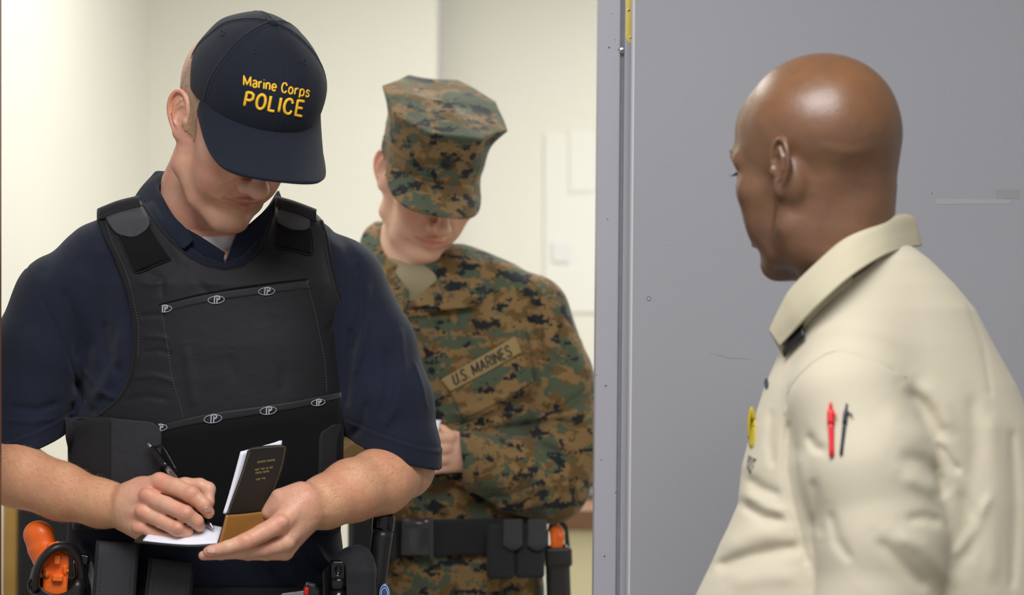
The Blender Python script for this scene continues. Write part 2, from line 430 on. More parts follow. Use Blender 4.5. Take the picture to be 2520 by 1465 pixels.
def camo(name, px=.0027):
    m, nt, b = nodes(name); co = coords(nt)
    sn = N(nt, 'ShaderNodeVectorMath', operation='SNAP'); sn.inputs[1].default_value = (px, px, px); nt.links.new(co, sn.inputs[0])
    cur = None
    def layer(seed, sc, st, lo, col, det=2.5):
        nonlocal cur
        mp = N(nt, 'ShaderNodeMapping'); mp.inputs['Location'].default_value = (seed, seed * 1.7, seed * .6); mp.inputs['Scale'].default_value = st
        nt.links.new(sn.outputs[0], mp.inputs[0])
        n = N(nt, 'ShaderNodeTexNoise', Scale=sc, Detail=det, Roughness=.62); nt.links.new(mp.outputs[0], n.inputs['Vector'])
        gt = N(nt, 'ShaderNodeMath', operation='GREATER_THAN'); gt.inputs[1].default_value = lo; nt.links.new(n.outputs[0], gt.inputs[0])
        mx = N(nt, 'ShaderNodeMix', data_type='RGBA'); nt.links.new(gt.outputs[0], mx.inputs[0])
        if isinstance(cur, tuple): mx.inputs[6].default_value = cur
        else: nt.links.new(cur, mx.inputs[6])
        mx.inputs[7].default_value = srgb(col); cur = mx.outputs[2]
    cur = srgb('7c6442')
    layer(3.1, 30, (1, 1, 1.4), .53, '604b2b')
    layer(9.7, 20, (1, 1, 1.5), .52, '4a5342', 4)
    layer(21.3, 26, (1, 1, 1.6), .572, '1e2126', 4)
    nt.links.new(cur, b.inputs['Base Color'])
    b.inputs['Roughness'].default_value = .9; b.inputs['Specular IOR Level'].default_value = .2; b.inputs['Sheen Weight'].default_value = .1
    nw = N(nt, 'ShaderNodeTexNoise', Scale=14, Detail=4, Distortion=.8); nt.links.new(co, nw.inputs['Vector'])
    bump(nt, b, nw.outputs[0], .35, .01)
    return m

M = dict(
    navy=cloth('navy_knit', '161c2c', 1300, .6, var=.12, sheen=.08),
    navycap=cloth('navy_twill', '141925', 1500, .4, var=.08, sheen=.05),
    rib=cloth('navy_rib', '161c2c', 1300, .3, rib=110, sheen=.06),
    vest=cloth('black_nylon', '1a1a1d', 1800, .3, rough=.6, sheen=.03, wrinkle=.12, wr_scale=16, wr_stretch=(.8, 1, 1.6)),
    loop=cloth('loop_panel', '08080a', 700, 1.0, rough=.95, sheen=.03, var=.3),
    elastic=cloth('elastic', '202022', 1500, .3, rough=.8, rib=140, sheen=.05),
    flap=cloth('flap_nylon', '3b3b40', 900, .5, rough=.6, sheen=.05),
    bind=cloth('binding', '161617', 1500, .3, sheen=.05),
    tape=cloth('tape', '16191b', 1600, .3, rough=.5),
    thread=mat('thread', '63636a', .8), threadk=mat('tan_thread', 'a08a58', .8),
    yellow=mat('yellow_thread', 'e8b41e', .7, var=.12, vscale=300, bmp=.6, bscale=900),
    logo=mat('grey_print', '9b9da4', .7),
    tee=cloth('white_cotton', 'dcdcdc', 1200, .3), tan_tee=cloth('tan_cotton', '8c8468', 1200, .3),
    khaki=cloth('khaki_knit', 'c3baa3', 1300, .3, var=.04, sheen=.15),
    khaki2=cloth('khaki_collar', 'bcb398', 1300, .4, var=.05, sheen=.1),
    camo=camo('digital_camouflage'),
    skin1=skin('fair_skin', 'd8a98c', 'cd7f6b', redamt=.6),
    skin2=skin('light_skin', 'e4b89c', 'df9d90', redamt=.4),
    skin3=skin('brown_skin', '735037', '573e30', rough=.36, sss=.04, spec=.6, redamt=.6, bmp=.25),
    hair1=cloth('sandy_hair', 'a8825f', 900, 1.0, var=.3), hair2=mat('dark_hair', '241b17', .6, bmp=.8, bscale=700),
    capthread=mat('cap_thread', '222838', .7), navycol=cloth('navy_collar', '161d2d', 1300, .4, sheen=.05), piping=mat('piping', '39435e', .8), gold=mat('arm_hair', 'e0b474', .5), gold2=mat('arm_hair_shade', 'c09a66', .5), sandy=mat('sandy_strand', 'b08a60', .5),
    black=mat('black_plastic', '1a1a1b', .4, var=.1), gloss=mat('gloss_black', '101012', .18),
    nylon=cloth('pouch_nylon', '232326', 1100, .7, rough=.75, sheen=.05), leather=mat('black_cover', '1a1815', .55, bmp=.3, bscale=900),
    tan=mat('tan_leather', '94662c', .5, var=.15, bmp=.2, bscale=600), paper=mat('paper', 'e6e6ee', .8),
    ink=mat('ink', '30324a', .7), goldp=mat('gold_print', 'b39c5e', .5),
    orange=mat('orange_plastic', 'ee6a1c', .38, bmp=.1, bscale=500), red=mat('red_plastic', 'd8262c', .35),
    clear=mat('smoke_plastic', '6d5c58', .15, trans=.5), steel=mat('steel', 'a8a8a8', .3, metal=1), blue=mat('blue_enamel', '2c4a86', .3),
    lens=mat('lens', '3c2f2a', .2), white=mat('white_plastic', 'e8e8ea', .5),
)
print('materials', round(time.time() - T0, 1))
# ------------------------------------------------------------------ the two rooms
def box(x0, x1, y0, y1, z0, z1):
    V = [(x, y, z) for x in (x0, x1) for y in (y0, y1) for z in (z0, z1)]
    return np.array(V, float), [(0, 1, 3, 2), (4, 6, 7, 5), (0, 4, 5, 1), (2, 3, 7, 6), (0, 2, 6, 4), (1, 5, 7, 3)]
def block(name, b, m, parent=None, bev=0, kind=None, loc=None):
    V, F = box(*b); o = mesh_obj(name, V, F, m, parent, smooth=False, loc=loc)
    if bev:
        md = o.modifiers.new('bevel', 'BEVEL'); md.width = bev; md.segments = 3
    if kind: o['kind'] = kind
    return o
def X(u, y): return (u - 1260) / FPX * y
def Z(v, y): return CAMZ - (v - 732.5) / FPX * y
M['cream'] = mat('cream_paint', 'e0dfd6', .75, var=.02, vscale=3, bmp=.15, bscale=120)
M['greydoor'] = mat('grey_paint', 'a2a2a7', .55, var=.03, vscale=5, bmp=.5, bscale=260, bdist=.0006)
M['frame'] = mat('frame_paint', 'b0b0b8', .45, var=.04, vscale=8, bmp=.2, bscale=160)
M['gap'] = mat('gap_paint', '8a8a8c', .7, var=.25, vscale=40)
M['floor'] = mat('floor_tile', '9a9385', .4, var=.1, vscale=4); M['ceil'] = mat('ceiling_tile', 'dddbd2', .9, bmp=.4, bscale=200)
M['brass'] = mat('brass', 'd9c15a', .35, metal=.3, var=.1, vscale=60); M['rust'] = mat('rust', '6d4326', .9, var=.4, vscale=600)
M['wood'] = mat('honey_wood', 'a5803e', .5, var=.25, vscale=12); M['dwood'] = mat('brown_laminate', '7c5a44', .5, var=.15, vscale=9)
M['cabinet'] = mat('cream_laminate', 'f0e8c2', .6); M['board'] = mat('white_board', 'e3e3de', .7); M['smudge'] = mat('smudge', 'dededf', .6)
M['chairblk'] = cloth('chair_fabric', '1d1e20', 700, .5); M['tapeclear'] = mat('old_tape', 'ababae', .4); M['edge'] = mat('edge_paint', 'd5d4d8', .5)
M['lampwhite'] = mat('lamp_housing', 'e8e8e8', .5)
st = 'structure'
YB, YC, YF = 5.65, 6.0, 2.80
block('floor', (-2.6, 3.4, -.6, 6.5, -.1, 0), M['floor'], kind=st)
block('ceiling', (-2.6, 3.4, -.6, 6.5, 2.7, 2.8), M['ceil'], kind=st)
xl = X(362, YB); xm = X(1068, YB)
block('wall_back', (xl - .1, xm, YB, YB + .25, 0, 2.7), M['cream'], kind=st)
block('wall_recess', (xm, 3.4, YC, YC + .1, 0, 2.7), M['cream'], kind=st)
block('wall_left', (xl - .1, xl, 3.2, YB, 0, 2.7), M['cream'], kind=st)
xj = X(1467, YF + .07)
# door frame: face, groove and stop of the pressed steel jamb
block('trim_1', (xj, X(1522, YF + .07), YF + .07, YF + .13, 0, 2.7), M['frame'], bev=.002, kind=st)
block('trim_2', (X(1522, YF + .07), X(1535, YF + .07), YF + .076, YF + .13, 0, 2.7), M['gap'], kind=st)
block('trim_3', (X(1531, YF + .07), X(1575, YF + .07), YF + .065, YF + .13, 0, 2.7), M['frame'], bev=.0015, kind=st)
block('wall_partition', (X(1560, YF + .07) , 3.4, YF + .10, YF + .14, 0, 2.7), M['cream'], kind=st)
block('wall_hall', (3.3, 3.4, -.6, YF + .1, 0, 2.7), M['cream'], kind=st)
# near wooden post at the very left edge of the view
TRIM4 = 1
# grey door leaf
dr = empty('door_1', (X(1553, YF), YF, .01)); dr['kind'] = st
block('door_leaf', (X(1556, YF), X(1556, YF) + .95, YF, YF + .045, .01, 2.35), M['greydoor'], dr)
block('door_edge', (X(1552.5, YF), X(1556.5, YF), YF - .0005, YF + .045, .01, 2.35), M['edge'], dr)
def disc(u, v, y, r, ry=.001, n=20):
    c = np.array([X(u, y), y, Z(v, y)])
    V = [c + (0, -ry, 0)] + [c + (r * math.cos(2 * math.pi * k / n), 0, r * math.sin(2 * math.pi * k / n)) for k in range(n)]
    return np.array(V), [(0, 1 + k, 1 + (k + 1) % n) for k in range(n)]
def rollx(u, v): return u + (732.5 - v) * 0  # the camera itself is rolled; kept for clarity
def vert(u, v):
    # column position of an upright edge seen at (u, 732) when looked at height v
    return u
def px_at(u, v, y):                                    # exact point on the plane y seen at pixel (u, v)
    return world([[u, v, 0]], y)[0]
#plate
# yellow strike plate with its screws
def plate(name, pts, y, th, m, parent=None, bev=0):
    P_ = [px_at(u, v, y) for u, v in pts]; n = len(P_)
    V = [p for p in P_] + [p + (0, -th, 0) for p in P_]
    F = [tuple(range(n)), tuple(range(2 * n - 1, n - 1, -1))] + [(i, i + n, (i + 1) % n + n, (i + 1) % n) for i in range(n)]
    return mesh_obj(name, np.array(V), F, m, parent, smooth=False)
o = plate('trim_4', [(-60, -300), (3.6, -300), (3.6, 1800), (-60, 1800)], 2.42, .03, M['dwood']); o['kind'] = st
sp = empty('strike_plate', px_at(1547, 105, YF + .065), 'brass strike plate screwed into the door frame at the top', 'strike plate')
arc = [(1539.5 + 14 * (1 - math.cos(a)), 84 + 24 * math.sin(a)) for a in np.linspace(0, math.pi / 2, 8)]
plate('plate', [(1541, -160)] + arc + [(1568, 108), (1568, -160)], YF + .065, .0012, M['brass'], sp)
for v in (25, 92):
    V, F = disc(1547 if v < 60 else 1553, v, YF + .0632, .0030); p0 = px_at(1547 if v < 60 else 1552, v, YF + .0632)
    V = V - V[0] + p0
    s_ = mesh_obj('screw', V, F, M['steel'], sp)
    c1, f1 = box(-.0016, .0016, -.0012, 0, -.0004, .0004); c2, f2 = box(-.0004, .0004, -.0012, 0, -.0016, .0016)
    vv, ff = multi([(c1, f1), (c2, f2)]); mesh_obj('screw_slot', vv + p0, ff, M['black'], s_, smooth=False)
s_ = empty('screw', px_at(1531, 123, YF + .064), 'countersunk screw in the frame below the brass strike plate', 'screw')
V, F = disc(1531, 123, 0, .0034); mesh_obj('screw_head', V - V[0] + px_at(1531, 123, YF + .0635), F, M['steel'], s_)
vv, ff = multi([(c1, f1), (c2, f2)]); mesh_obj('screw_slot', vv + px_at(1531, 123, YF + .063), ff, M['black'], s_, smooth=False)
# rust specks and dings of the frame
specks = []
for u, v, r in ((1506, 33, 1.6), (1499, 117, 3), (1524, 122, 3.2), (1514, 98, 1.6), (1495, 540, 2), (1491, 950, 3), (1480, 1133, 2), (1488, 1370, 3), (1541, 1388, 2.4), (1515, 1213, 2), (1468, 923, 1.6)):
    y = YF + .0692
    a, b_ = disc(u, v, y, r / FPX * y); specks.append((a - a[0] + px_at(u, v, y), b_))
V, F = multi(specks); o = mesh_obj('trim_5', V, F, M['rust'], smooth=False); o['kind'] = st
# marks on the door
V, F = disc(1597, 735, YF, 4.6 / FPX * YF); o = mesh_obj('door_bolt', V - V[0] + px_at(1597, 735, YF - .0006), F, M['frame'], dr)
V, F = tubeVF([px_at(1597 + 5 * math.cos(a), 735 + 5 * math.sin(a), YF - .0006) for a in np.linspace(0, 2 * math.pi, 20)], .0004, 5); mesh_obj('bolt_rim', V, F, M['gap'], o)
plate('tape_strip', [(2302, 489), (2478, 490), (2490, 493), (2486, 502), (2304, 503)], YF - .0002, .0002, M['tapeclear'], dr)
plate('tape_strip', [(2452, 466), (2510, 467), (2510, 489), (2452, 490)], YF - .0002, .0002, M['gap2'] if 'gap2' in M else mat('old_glue', '9b9b9b', .6), dr)
V, F = text_mesh('s', .02, .01); V = V * .0035
p0 = px_at(2292, 478, YF - .0006); mesh_obj('letter', np.c_[V[:, 0], V[:, 2] * 0.01, V[:, 1]] + p0, F, M['black'], dr, smooth=False)
plate('scuff', [(1748, 868), (1790, 878), (1846, 884), (1790, 883)], YF - .0002, .0001, mat('scuff', '9a9a9d', .6), dr)
# far room things
wb = empty('whiteboard', px_at(1420, 760, YC - .02), 'white board hung on the far cream wall beside the door frame', 'whiteboard')
plate('board', [(1340, 330), (1640, 330), (1640, 770), (1340, 770)], YC - .002, .004, M['board'], wb)
plate('magnet', [(1358, 596), (1402, 600), (1400, 648), (1360, 644)], YC - .008, .003, M['smudge'], wb)
plate('magnet', [(1400, 320), (1460, 318), (1462, 470), (1402, 474)], YC - .008, .002, M['board'], wb)
yc = 4.6
cb = empty('counter', (X(1560, yc), yc + .3, 0), 'cream cabinet counter with a brown top behind the camouflaged person', 'counter')
block('cabinet', (X(1385, yc), X(1800, yc), yc, yc + .6, 0, Z(1300, yc)), M['cabinet'], cb)
block('worktop', (X(1365, yc), X(1810, yc), yc - .03, yc + .62, Z(1300, yc), Z(1250, yc)), M['dwood'], cb, bev=.004)
mo = empty('monitor', (X(1520, yc), yc + .3, Z(1250, yc)), 'black monitor back standing on the brown counter', 'monitor')
block('screen', (X(1375, yc) , X(1700, yc), yc + .25, yc + .29, Z(1225, yc), Z(1190, yc) + .0), M['black'], mo, bev=.004)
block('base', (X(1400, yc), X(1600, yc), yc + .2, yc + .38, Z(1250, yc), Z(1243, yc)), M['black'], mo, bev=.002)
block('neck', (X(1480, yc), X(1520, yc), yc + .27, yc + .30, Z(1245, yc), Z(1215, yc)), M['black'], mo)
yc = 4.0
ch = empty('office_chair', (X(90, yc), yc + .2, 0), 'wooden framed chair with black upholstery behind the officer in the navy cap', 'chair')
zb = Z(1232, yc)
block('leg', (X(10, yc), X(46, yc), yc, yc + .03, 0, zb - .01), M['wood'], ch, bev=.006)
block('leg', (X(215, yc), X(250, yc), yc, yc + .03, 0, zb - .06), M['wood'], ch, bev=.006)
block('leg', (X(10, yc), X(46, yc), yc + .45, yc + .48, 0, .45), M['wood'], ch, bev=.006)
block('leg', (X(215, yc), X(250, yc), yc + .45, yc + .48, 0, .45), M['wood'], ch, bev=.006)
block('backrest', (X(40, yc), X(216, yc), yc + .002, yc + .05, .55, zb + .01), M['chairblk'], ch, bev=.02)
block('seat', (X(30, yc), X(230, yc), yc, yc + .5, .42, .50), M['chairblk'], ch, bev=.02)
for x, y in ((-.05, 4.2), (1.15, 4.7)):
    t = empty('ceiling_light', (x, y, 2.64), 'ceiling light panel over the ' + ('left' if x < .5 else 'right') + ' side of the far room', 'ceiling light')
    block('housing', (x - .62, x + .62, y - .32, y + .32, 2.66, 2.70), M['lampwhite'], t)
for x, y in ((-.1, .9),):
    t = empty('ceiling_light', (x, y, 2.64), 'ceiling light panel over the hall in front of the door', 'ceiling light')
    block('housing', (x - .62, x + .62, y - .62, y + .62, 2.66, 2.70), M['lampwhite'], t)
# ------------------------------------------------------------------ a head in millimetres: x to the person's left, y up, z forward
def rotm(p, y, r):
    p, y, r = (math.radians(a) for a in (p, y, r))
    Rx = np.array([[1, 0, 0], [0, math.cos(p), -math.sin(p)], [0, math.sin(p), math.cos(p)]])
    Ry = np.array([[math.cos(y), 0, math.sin(y)], [0, 1, 0], [-math.sin(y), 0, math.cos(y)]])
    Rz = np.array([[math.cos(r), math.sin(r), 0], [-math.sin(r), math.cos(r), 0], [0, 0, 1]])
    return Rz @ Ry @ Rx
class Pose:
    def __init__(s, pitch, yaw, roll, scale, tu, tv, tw):
        s.R = rotm(pitch, yaw, roll); s.s = scale; s.t = np.array([tu, tv, tw], float)
    def px(s, q):
        X_ = (np.asarray(q, float).reshape(-1, 3) @ s.R.T) * s.s
        return np.c_[X_[:, 0] + s.t[0], -X_[:, 1] + s.t[1], X_[:, 2] + s.t[2]]
    def inv(s, p):
        q = (p - s.t) * np.array([1, -1, 1]) / s.s
        return (q @ s.R).astype(f32)
    def wrap(s, sd): return lambda p: sd(s.inv(p)) * s.s
FLARE = [28]
def ear_pt(side, a, b, n):                # a backwards, b upwards, n outwards, in the ear's own tilted plane
    fl = math.radians(FLARE[0]); tl = math.radians(10)
    a2 = a * math.cos(tl) + b * math.sin(tl) * 1; b2 = b * math.cos(tl) - a * math.sin(tl)
    return (side * (75 + a2 * math.sin(fl) + n * math.cos(fl)), -4 + b2, -6 - a2 * math.cos(fl) + n * math.sin(fl))
def add_ear(s, side, flare=28):
    E_ = lambda a, b, n=0: ear_pt(side, a, b, n)
    def efn(p):
        # back to ear coordinates
        fl = math.radians(flare); tl = math.radians(10)
        x = p[:, 0] * side - 75; y = p[:, 1] + 4; z = -(p[:, 2] + 6)
        a2 = z * math.cos(fl) + x * math.sin(fl); n = x * math.cos(fl) - z * math.sin(fl)
        a = a2 * math.cos(tl) - y * math.sin(tl); b = a2 * math.sin(tl) + y * math.cos(tl)
        q = np.stack([a, b, n], 1).astype(f32)
        e = S()
        e.ell((5, 5, -2), (15, 26, 4), 3)
        e.ell((0, -22, -1), (9, 11, 4), 4)
        hx = [(-9, -1, 0), (-10, 10, 1), (-6, 23, 1.5), (3, 31, 1.5), (13, 29, 1.5), (19, 19, 2), (20, 6, 2), (16, -7, 1.5), (9, -18, 1), (4, -26, 0)]
        hs_ = cr1(hx, 22); e.chain([(a_, b_, n_, 3.4 - .04 * i) for i, (a_, b_, n_) in enumerate(hs_.tolist())], 1.6)
        e.chain([(3, 22, 1, 2.6), (10, 12, 1.6, 3), (11, 0, 2, 3), (6, -11, 1.5, 3), (0, -16, 1, 2.5)], 1.5)
        e.ell((1, 0, 4), (7.5, 12, 6.5), 1.5, sub=True)
        e.ell((-2, 9, 3.4), (6, 5, 4), 1.5, sub=True)
        e.ell((-3, -4, 5), (4, 5, 5.5), 1.5, sub=True)
        e.ell((-9, -4, 1), (4.2, 6, 4.4), 2)
        e.ell((1, -24, 0), (7.5, 8.5, 4), 2)
        return e(q)
    s.fn(efn, 3)
def head_sdf(jaw=1.0, cheek=1.0, lips=1.0, nose=1.0, brow=1.0, ears=True, ndy=0, nfz=0, flare=28, fold=1.0, cran=(75, 80, 99), cz=-8, fh=1.0, chin=0):
    s = S()
    s.ell((0, 38, cz), cran, 1)
    s.ell((0, 10, 30), (64, 62, 62), 14)
    s.ell((0, -38, 32), (56 * jaw, 72, 56), 16)
    for e in (-1, 1):
        s.chain([(e * 56 * jaw, -34, 2, 13), (e * 54 * jaw, -66, 6, 15), (e * 36 * jaw, -90 - chin * .6, 38, 15), (e * 12, -104 - chin, 62, 15)], 14, kk=8)
        s.ell((e * 44, -22, 52), (20 * cheek, 18, 22), 20)
        s.ell((e * 34, -54, 52), (20, 28, 22), 20)
        s.chain([(e * 8, 16, 88, 9 * brow), (e * 30, 21, 82, 9 * brow), (e * 50, 14, 62, 9 * brow)], 12)
    s.ell((0, -100 - chin, 64), (22, 17, 20), 12)
    s.ell((0, 48, 52 - 14 * (1 - fh) * 2), (56 * fh, 40 * fh, 44 * fh), 18)
    s.ell((0, -68, 66), (30, 24, 24), 12)
    for e in (-1, 1):
        s.ell((e * 31, -2, 92), (17, 11, 15), 9, sub=True)
        s.ell((e * 31, -2, 70), (14, 13, 13.5), 2)
    s.chain([(0, 10, 88, 7 * nose), (0, -14 + ndy * .5, 96 + nfz * .5, 8 * nose), (0, -36 + ndy, 105 + nfz, 9.5 * nose)], 9)
    s.ell((0, -38 + ndy, 105 + nfz), (11.5 * nose, 10.5 * nose, 11 * nose), 5)
    for e in (-1, 1):
        s.ell((e * 12.5 * nose, -43 + ndy, 93 + nfz * .5), (6.6 * nose, 7 * nose, 9 * nose), 4)
        s.chain([(e * 22, -36, 82, 4), (e * 28, -56, 75, 4), (e * 31, -70, 70, 4)], 12)
    for e in (-1, 1): s.chain([(0, -37 + ndy, 103 + nfz, 9 * nose), (e * 11 * nose, -42 + ndy, 94 + nfz * .5, 7 * nose)], 5)
    for e in (-1, 1): s.ell((e * 6.5 * nose, -52 + ndy, 98 + nfz * .6), (3.2, 4, 5), 2, sub=True)
    s.dent([(-3, -52, 93), (-2, -62, 95)], 2.4, -0.0); s.dent([(0, -52, 92), (0, -63, 95)], 2.6, 1.3)
    L = lips
    for e in (-1, 1):
        s.chain([(e * 1.5, -65.5, 93, 4.6 * L), (e * 10, -67, 90.5, 4.2 * L), (e * 25, -71.5, 79, 2.2)], 3)
        s.chain([(0, -76.5, 91, 5.4 * L), (e * 10, -76, 88.5, 5 * L), (e * 23, -73.5, 80, 2.4)], 3)
        s.dent([(e * 0, -71.2, 97.5), (e * 10, -71, 95), (e * 28, -72.5, 82)], 1.7, 4.6)
        s.ell((e * 27, -72, 82), (4, 3, 4), 5, sub=True) if fold > .9 else None
        s.dent([(e * 21, -42, 88), (e * 30, -56, 82), (e * 34, -70, 76)], 4, 1.3 * fold)
    s.dent([(-16, -86, 86), (0, -87, 88), (16, -86, 86)], 5, 2.8)
    for e in (-1, 1): s.ell((e * 64, -16, -10), (13, 26, 20), 10)
    if ears: add_ear(s, 1, flare); add_ear(s, -1, flare)
    return s
def face_tint(q, lip=(.80, .50, .50), beard=None, nosered=None):
    n = len(q); c = np.ones((n, 3), f32); x, y, z = q[:, 0], q[:, 1], q[:, 2]
    def blend(w, col):
        w = np.clip(w, 0, 1)[:, None]; c[:] = c * (1 - w) + c * np.array(col) * w
    if beard is not None:
        w = np.clip((-48 - y) / 14, 0, 1) * np.clip((z + 12) / 18, 0, 1) * np.clip((-y - 44 + .0 * x) / 10, 0, 1)
        blend(w * .8, beard)
    ex = (x / 27) ** 2
    w = np.exp(-(((y + 71.5 + 1.5 * ex) / np.maximum(9.2 * (1 - .8 * ex), .5)) ** 4)) * (np.abs(x) < 28) * (z > 70)
    blend(w, lip)
    if nosered is not None:
        blend(np.exp(-((x) ** 2 + (y + 40) ** 2 + (z - 105) ** 2) / 18 ** 2) * .6, nosered)
        for e in (-1, 1):
            blend(np.exp(-((x - e * 44) ** 2 + (y + 34) ** 2 + (z - 66) ** 2) / 22 ** 2) * .7, nosered)
            blend(np.clip((e * x - 79) / 5, 0, 1) * .8, nosered)
    return c
def hair_shell(head, region, th=2.2):
    return lambda q: np.maximum(head(q) - th, region(q))
# ------------------------------------------------------------------ the officer writing in the notebook
fl1 = 732.5 + CAMZ * FPX / D1
P1 = empty('person', (X(520, D1), D1, 0), 'person in navy cap, navy polo shirt and black protective vest writing in a notebook', 'person')
HP = Pose(27, 27.5, 5.5, 1.93, 580, 296, 150)
HPc = Pose(27, 21.5, 5.5, 1.93, 589, 296, 150)
H1 = head_sdf(jaw=1.02, cheek=.9, lips=.72, nose=1.12, brow=1.05, ndy=-2, nfz=8, fold=.7, chin=7)
# extra lines of the weathered face
for e in (-1, 1):
    H1.dent([(e * 20, -40, 90), (e * 33, -54, 80), (e * 38, -74, 68)], 2.6, 1.0)
    H1.dent([(e * 54, -40, 50), (e * 50, -62, 52), (e * 42, -80, 54)], 3, 1.3)
def head_and_neck(p):
    return body1h(p)
body1h = S()
body1h.fn(HP.wrap(H1))
body1h.chain([(556, 330, 45, 78), (492, 462, 8, 88), (458, 640, -30, 106)], 14)
body1h.chain([(486, 345, 20, 46), (470, 405, 14, 52), (460, 450, 0, 62)], 16)
body1h.chain([(500, 440, 60, 18), (522, 540, 66, 14), (530, 640, 50, 12)], 30)      # neck cord
body1h.dent([(448, 400, 110), (462, 470, 118), (500, 560, 125)], 9, 4)
hV, hQ = nets(body1h, (395, 60, -200), (790, 700, 400), 2.1, name='head1')
q = HP.inv(hV)
tint = face_tint(q, lip=(.80, .62, .60), beard=(.86, .83, .80), nosered=(1.0, .80, .74))

# writing arm and hand (on the left of the picture)
def hand_dents(s, lst):
    for (x, y, z, w, d) in lst: s.ell((x, y, z), (w, w, d), 2, sub=True)
A = S()
A.chain([(-75, 1130, 30, 72), (40, 1168, 100, 78), (150, 1210, 160, 69), (250, 1240, 215, 57), (322, 1250, 258, 51)], 0, kk=22)
A.ell((352, 1250, 283), (54, 76, 40), 22)
A.chain([(320, 1272, 262, 42), (352, 1305, 288, 28), (395, 1326, 312, 17)], 16)
# back of the hand: metacarpals to knuckles
A.chain([(322, 1225, 275, 40), (392, 1190, 322, 25)], 16)
A.chain([(322, 1240, 285, 40), (362, 1226, 332, 23)], 14)
A.chain([(318, 1256, 282, 40), (352, 1263, 326, 22)], 14)
A.chain([(316, 1270, 270, 38), (345, 1302, 312, 22)], 14)
A.ell((375, 1275, 295), (55, 55, 30), 14)
def finger(s, pts, k=7):
    s.chain(pts, k, kk=5)
finger(A, [(394, 1188, 326, 25), (432, 1200, 352, 22), (470, 1217, 375, 21.5), (500, 1242, 378, 18.5), (513, 1262, 366, 15.5)])
finger(A, [(363, 1224, 336, 22), (410, 1243, 368, 20), (456, 1265, 392, 20.5), (484, 1284, 380, 17), (491, 1296, 366, 14)])
finger(A, [(353, 1262, 330, 20), (396, 1282, 360, 18), (436, 1302, 378, 18.5), (460, 1311, 364, 15), (464, 1314, 350, 13)])
finger(A, [(346, 1300, 314, 19), (388, 1318, 334, 16.5), (420, 1327, 348, 16), (430, 1331, 334, 13)])
# knuckle bumps
for x, y, z in ((396, 1182, 338), (362, 1217, 350), (351, 1259, 345), (343, 1299, 330)): A.ell((x, y, z), (17, 14, 12), 10)
for x, y, z in ((471, 1213, 386), (457, 1262, 402), (437, 1299, 388)): A.ell((x, y, z), (13, 12, 12), 8)
# thumb behind
A.chain([(400, 1215, 300, 34), (455, 1196, 318, 20), (492, 1196, 326, 18), (512, 1205, 330, 18), (512, 1236, 342, 15), (508, 1252, 345, 13)], 8, kk=7)
A.ell((440, 1235, 318), (45, 28, 18), 14)
# creases and tendons
A.dent([(424, 1182, 372), (440, 1222, 376)], 2.0, -0.0)
for a, b_ in (((463, 1208, 398), (470, 1228, 398)), ((469, 1206, 398), (477, 1224, 398)), ((449, 1256, 412), (456, 1277, 414)), ((455, 1254, 412), (462, 1274, 414)), ((431, 1292, 397), (437, 1310, 398)), ((437, 1291, 397), (443, 1308, 398)),
              ((497, 1252, 395), (506, 1240, 395))):
    A.dent([a, b_], 1.5, 1.6)
A.dent([(330, 1215, 318), (385, 1188, 345)], 4, -2.2); A.dent([(322, 1240, 325), (355, 1222, 352)], 4, -2.2); A.dent([(318, 1260, 322), (345, 1262, 345)], 4, -2)
A.dent([(280, 1255, 285), (310, 1262, 305)], 7, -3)
A.dent([(380, 1205, 345), (420, 1222, 362), (455, 1243, 372)], 4, 5)
A.dent([(367, 1243, 340), (405, 1264, 358), (440, 1284, 372)], 3.5, 4)
A.dent([(360, 1283, 330), (395, 1303, 345), (425, 1317, 352)], 3.5, 4)
aV, aQ = nets(A, (-150, 1040, -80), (545, 1362, 440), 2.3, name='arm1')
# nails are drawn as slightly raised plates
# notebook hand (on the right of the picture)
B = S()
B.chain([(995, 1148, 40, 76), (935, 1186, 120, 80), (865, 1208, 200, 75), (800, 1236, 255, 64), (757, 1252, 300, 54)], 0, kk=22)
B.ell((722, 1268, 325), (56, 66, 42), 22)
B.chain([(748, 1236, 320, 44), (690, 1288, 378, 27)], 16)
B.chain([(745, 1262, 315, 44), (703, 1332, 362, 24)], 14)
B.chain([(745, 1276, 300, 40), (703, 1356, 335, 22)], 14)
B.chain([(738, 1225, 315, 38), (690, 1228, 318, 26), (662, 1262, 312, 20)], 14)        # thumb base, thumb goes behind the cover
B.ell((706, 1285, 330), (40, 55, 34), 14)
finger(B, [(688, 1290, 385, 25), (646, 1312, 412, 22), (604, 1334, 430, 21.5), (560, 1348, 434, 17), (521, 1357, 428, 14.5), (512, 1359, 425, 13)])
finger(B, [(703, 1338, 360, 22), (650, 1352, 385, 19), (600, 1358, 398, 18), (545, 1364, 398, 14.5), (500, 1368, 392, 12)])
finger(B, [(700, 1360, 335, 20), (655, 1364, 352, 16), (610, 1366, 356, 14), (570, 1364, 352, 12)])
finger(B, [(690, 1250, 312, 18), (668, 1240, 285, 17), (650, 1228, 262, 16), (640, 1215, 250, 14)])
for x, y, z in ((690, 1284, 402), (704, 1338, 376)): B.ell((x, y, z), (18, 14, 12), 10)
B.ell((603, 1330, 441), (15, 13, 12), 8)
for a, b_ in (((596, 1322, 455), (602, 1348, 455)), ((603, 1320, 455), (609, 1345, 455)), ((610, 1320, 454), (615, 1342, 454)), ((552, 1340, 452), (556, 1358, 452)), ((682, 1272, 412), (694, 1300, 408))):
    B.dent([a, b_], 1.7, 1.5)
B.dent([(735, 1243, 365), (700, 1282, 392)], 5, -2.5); B.dent([(735, 1262, 352), (712, 1318, 380)], 5, -2.5)
B.dent([(690, 1316, 385), (650, 1333, 405), (600, 1352, 420), (560, 1362, 425)], 3.5, 4)
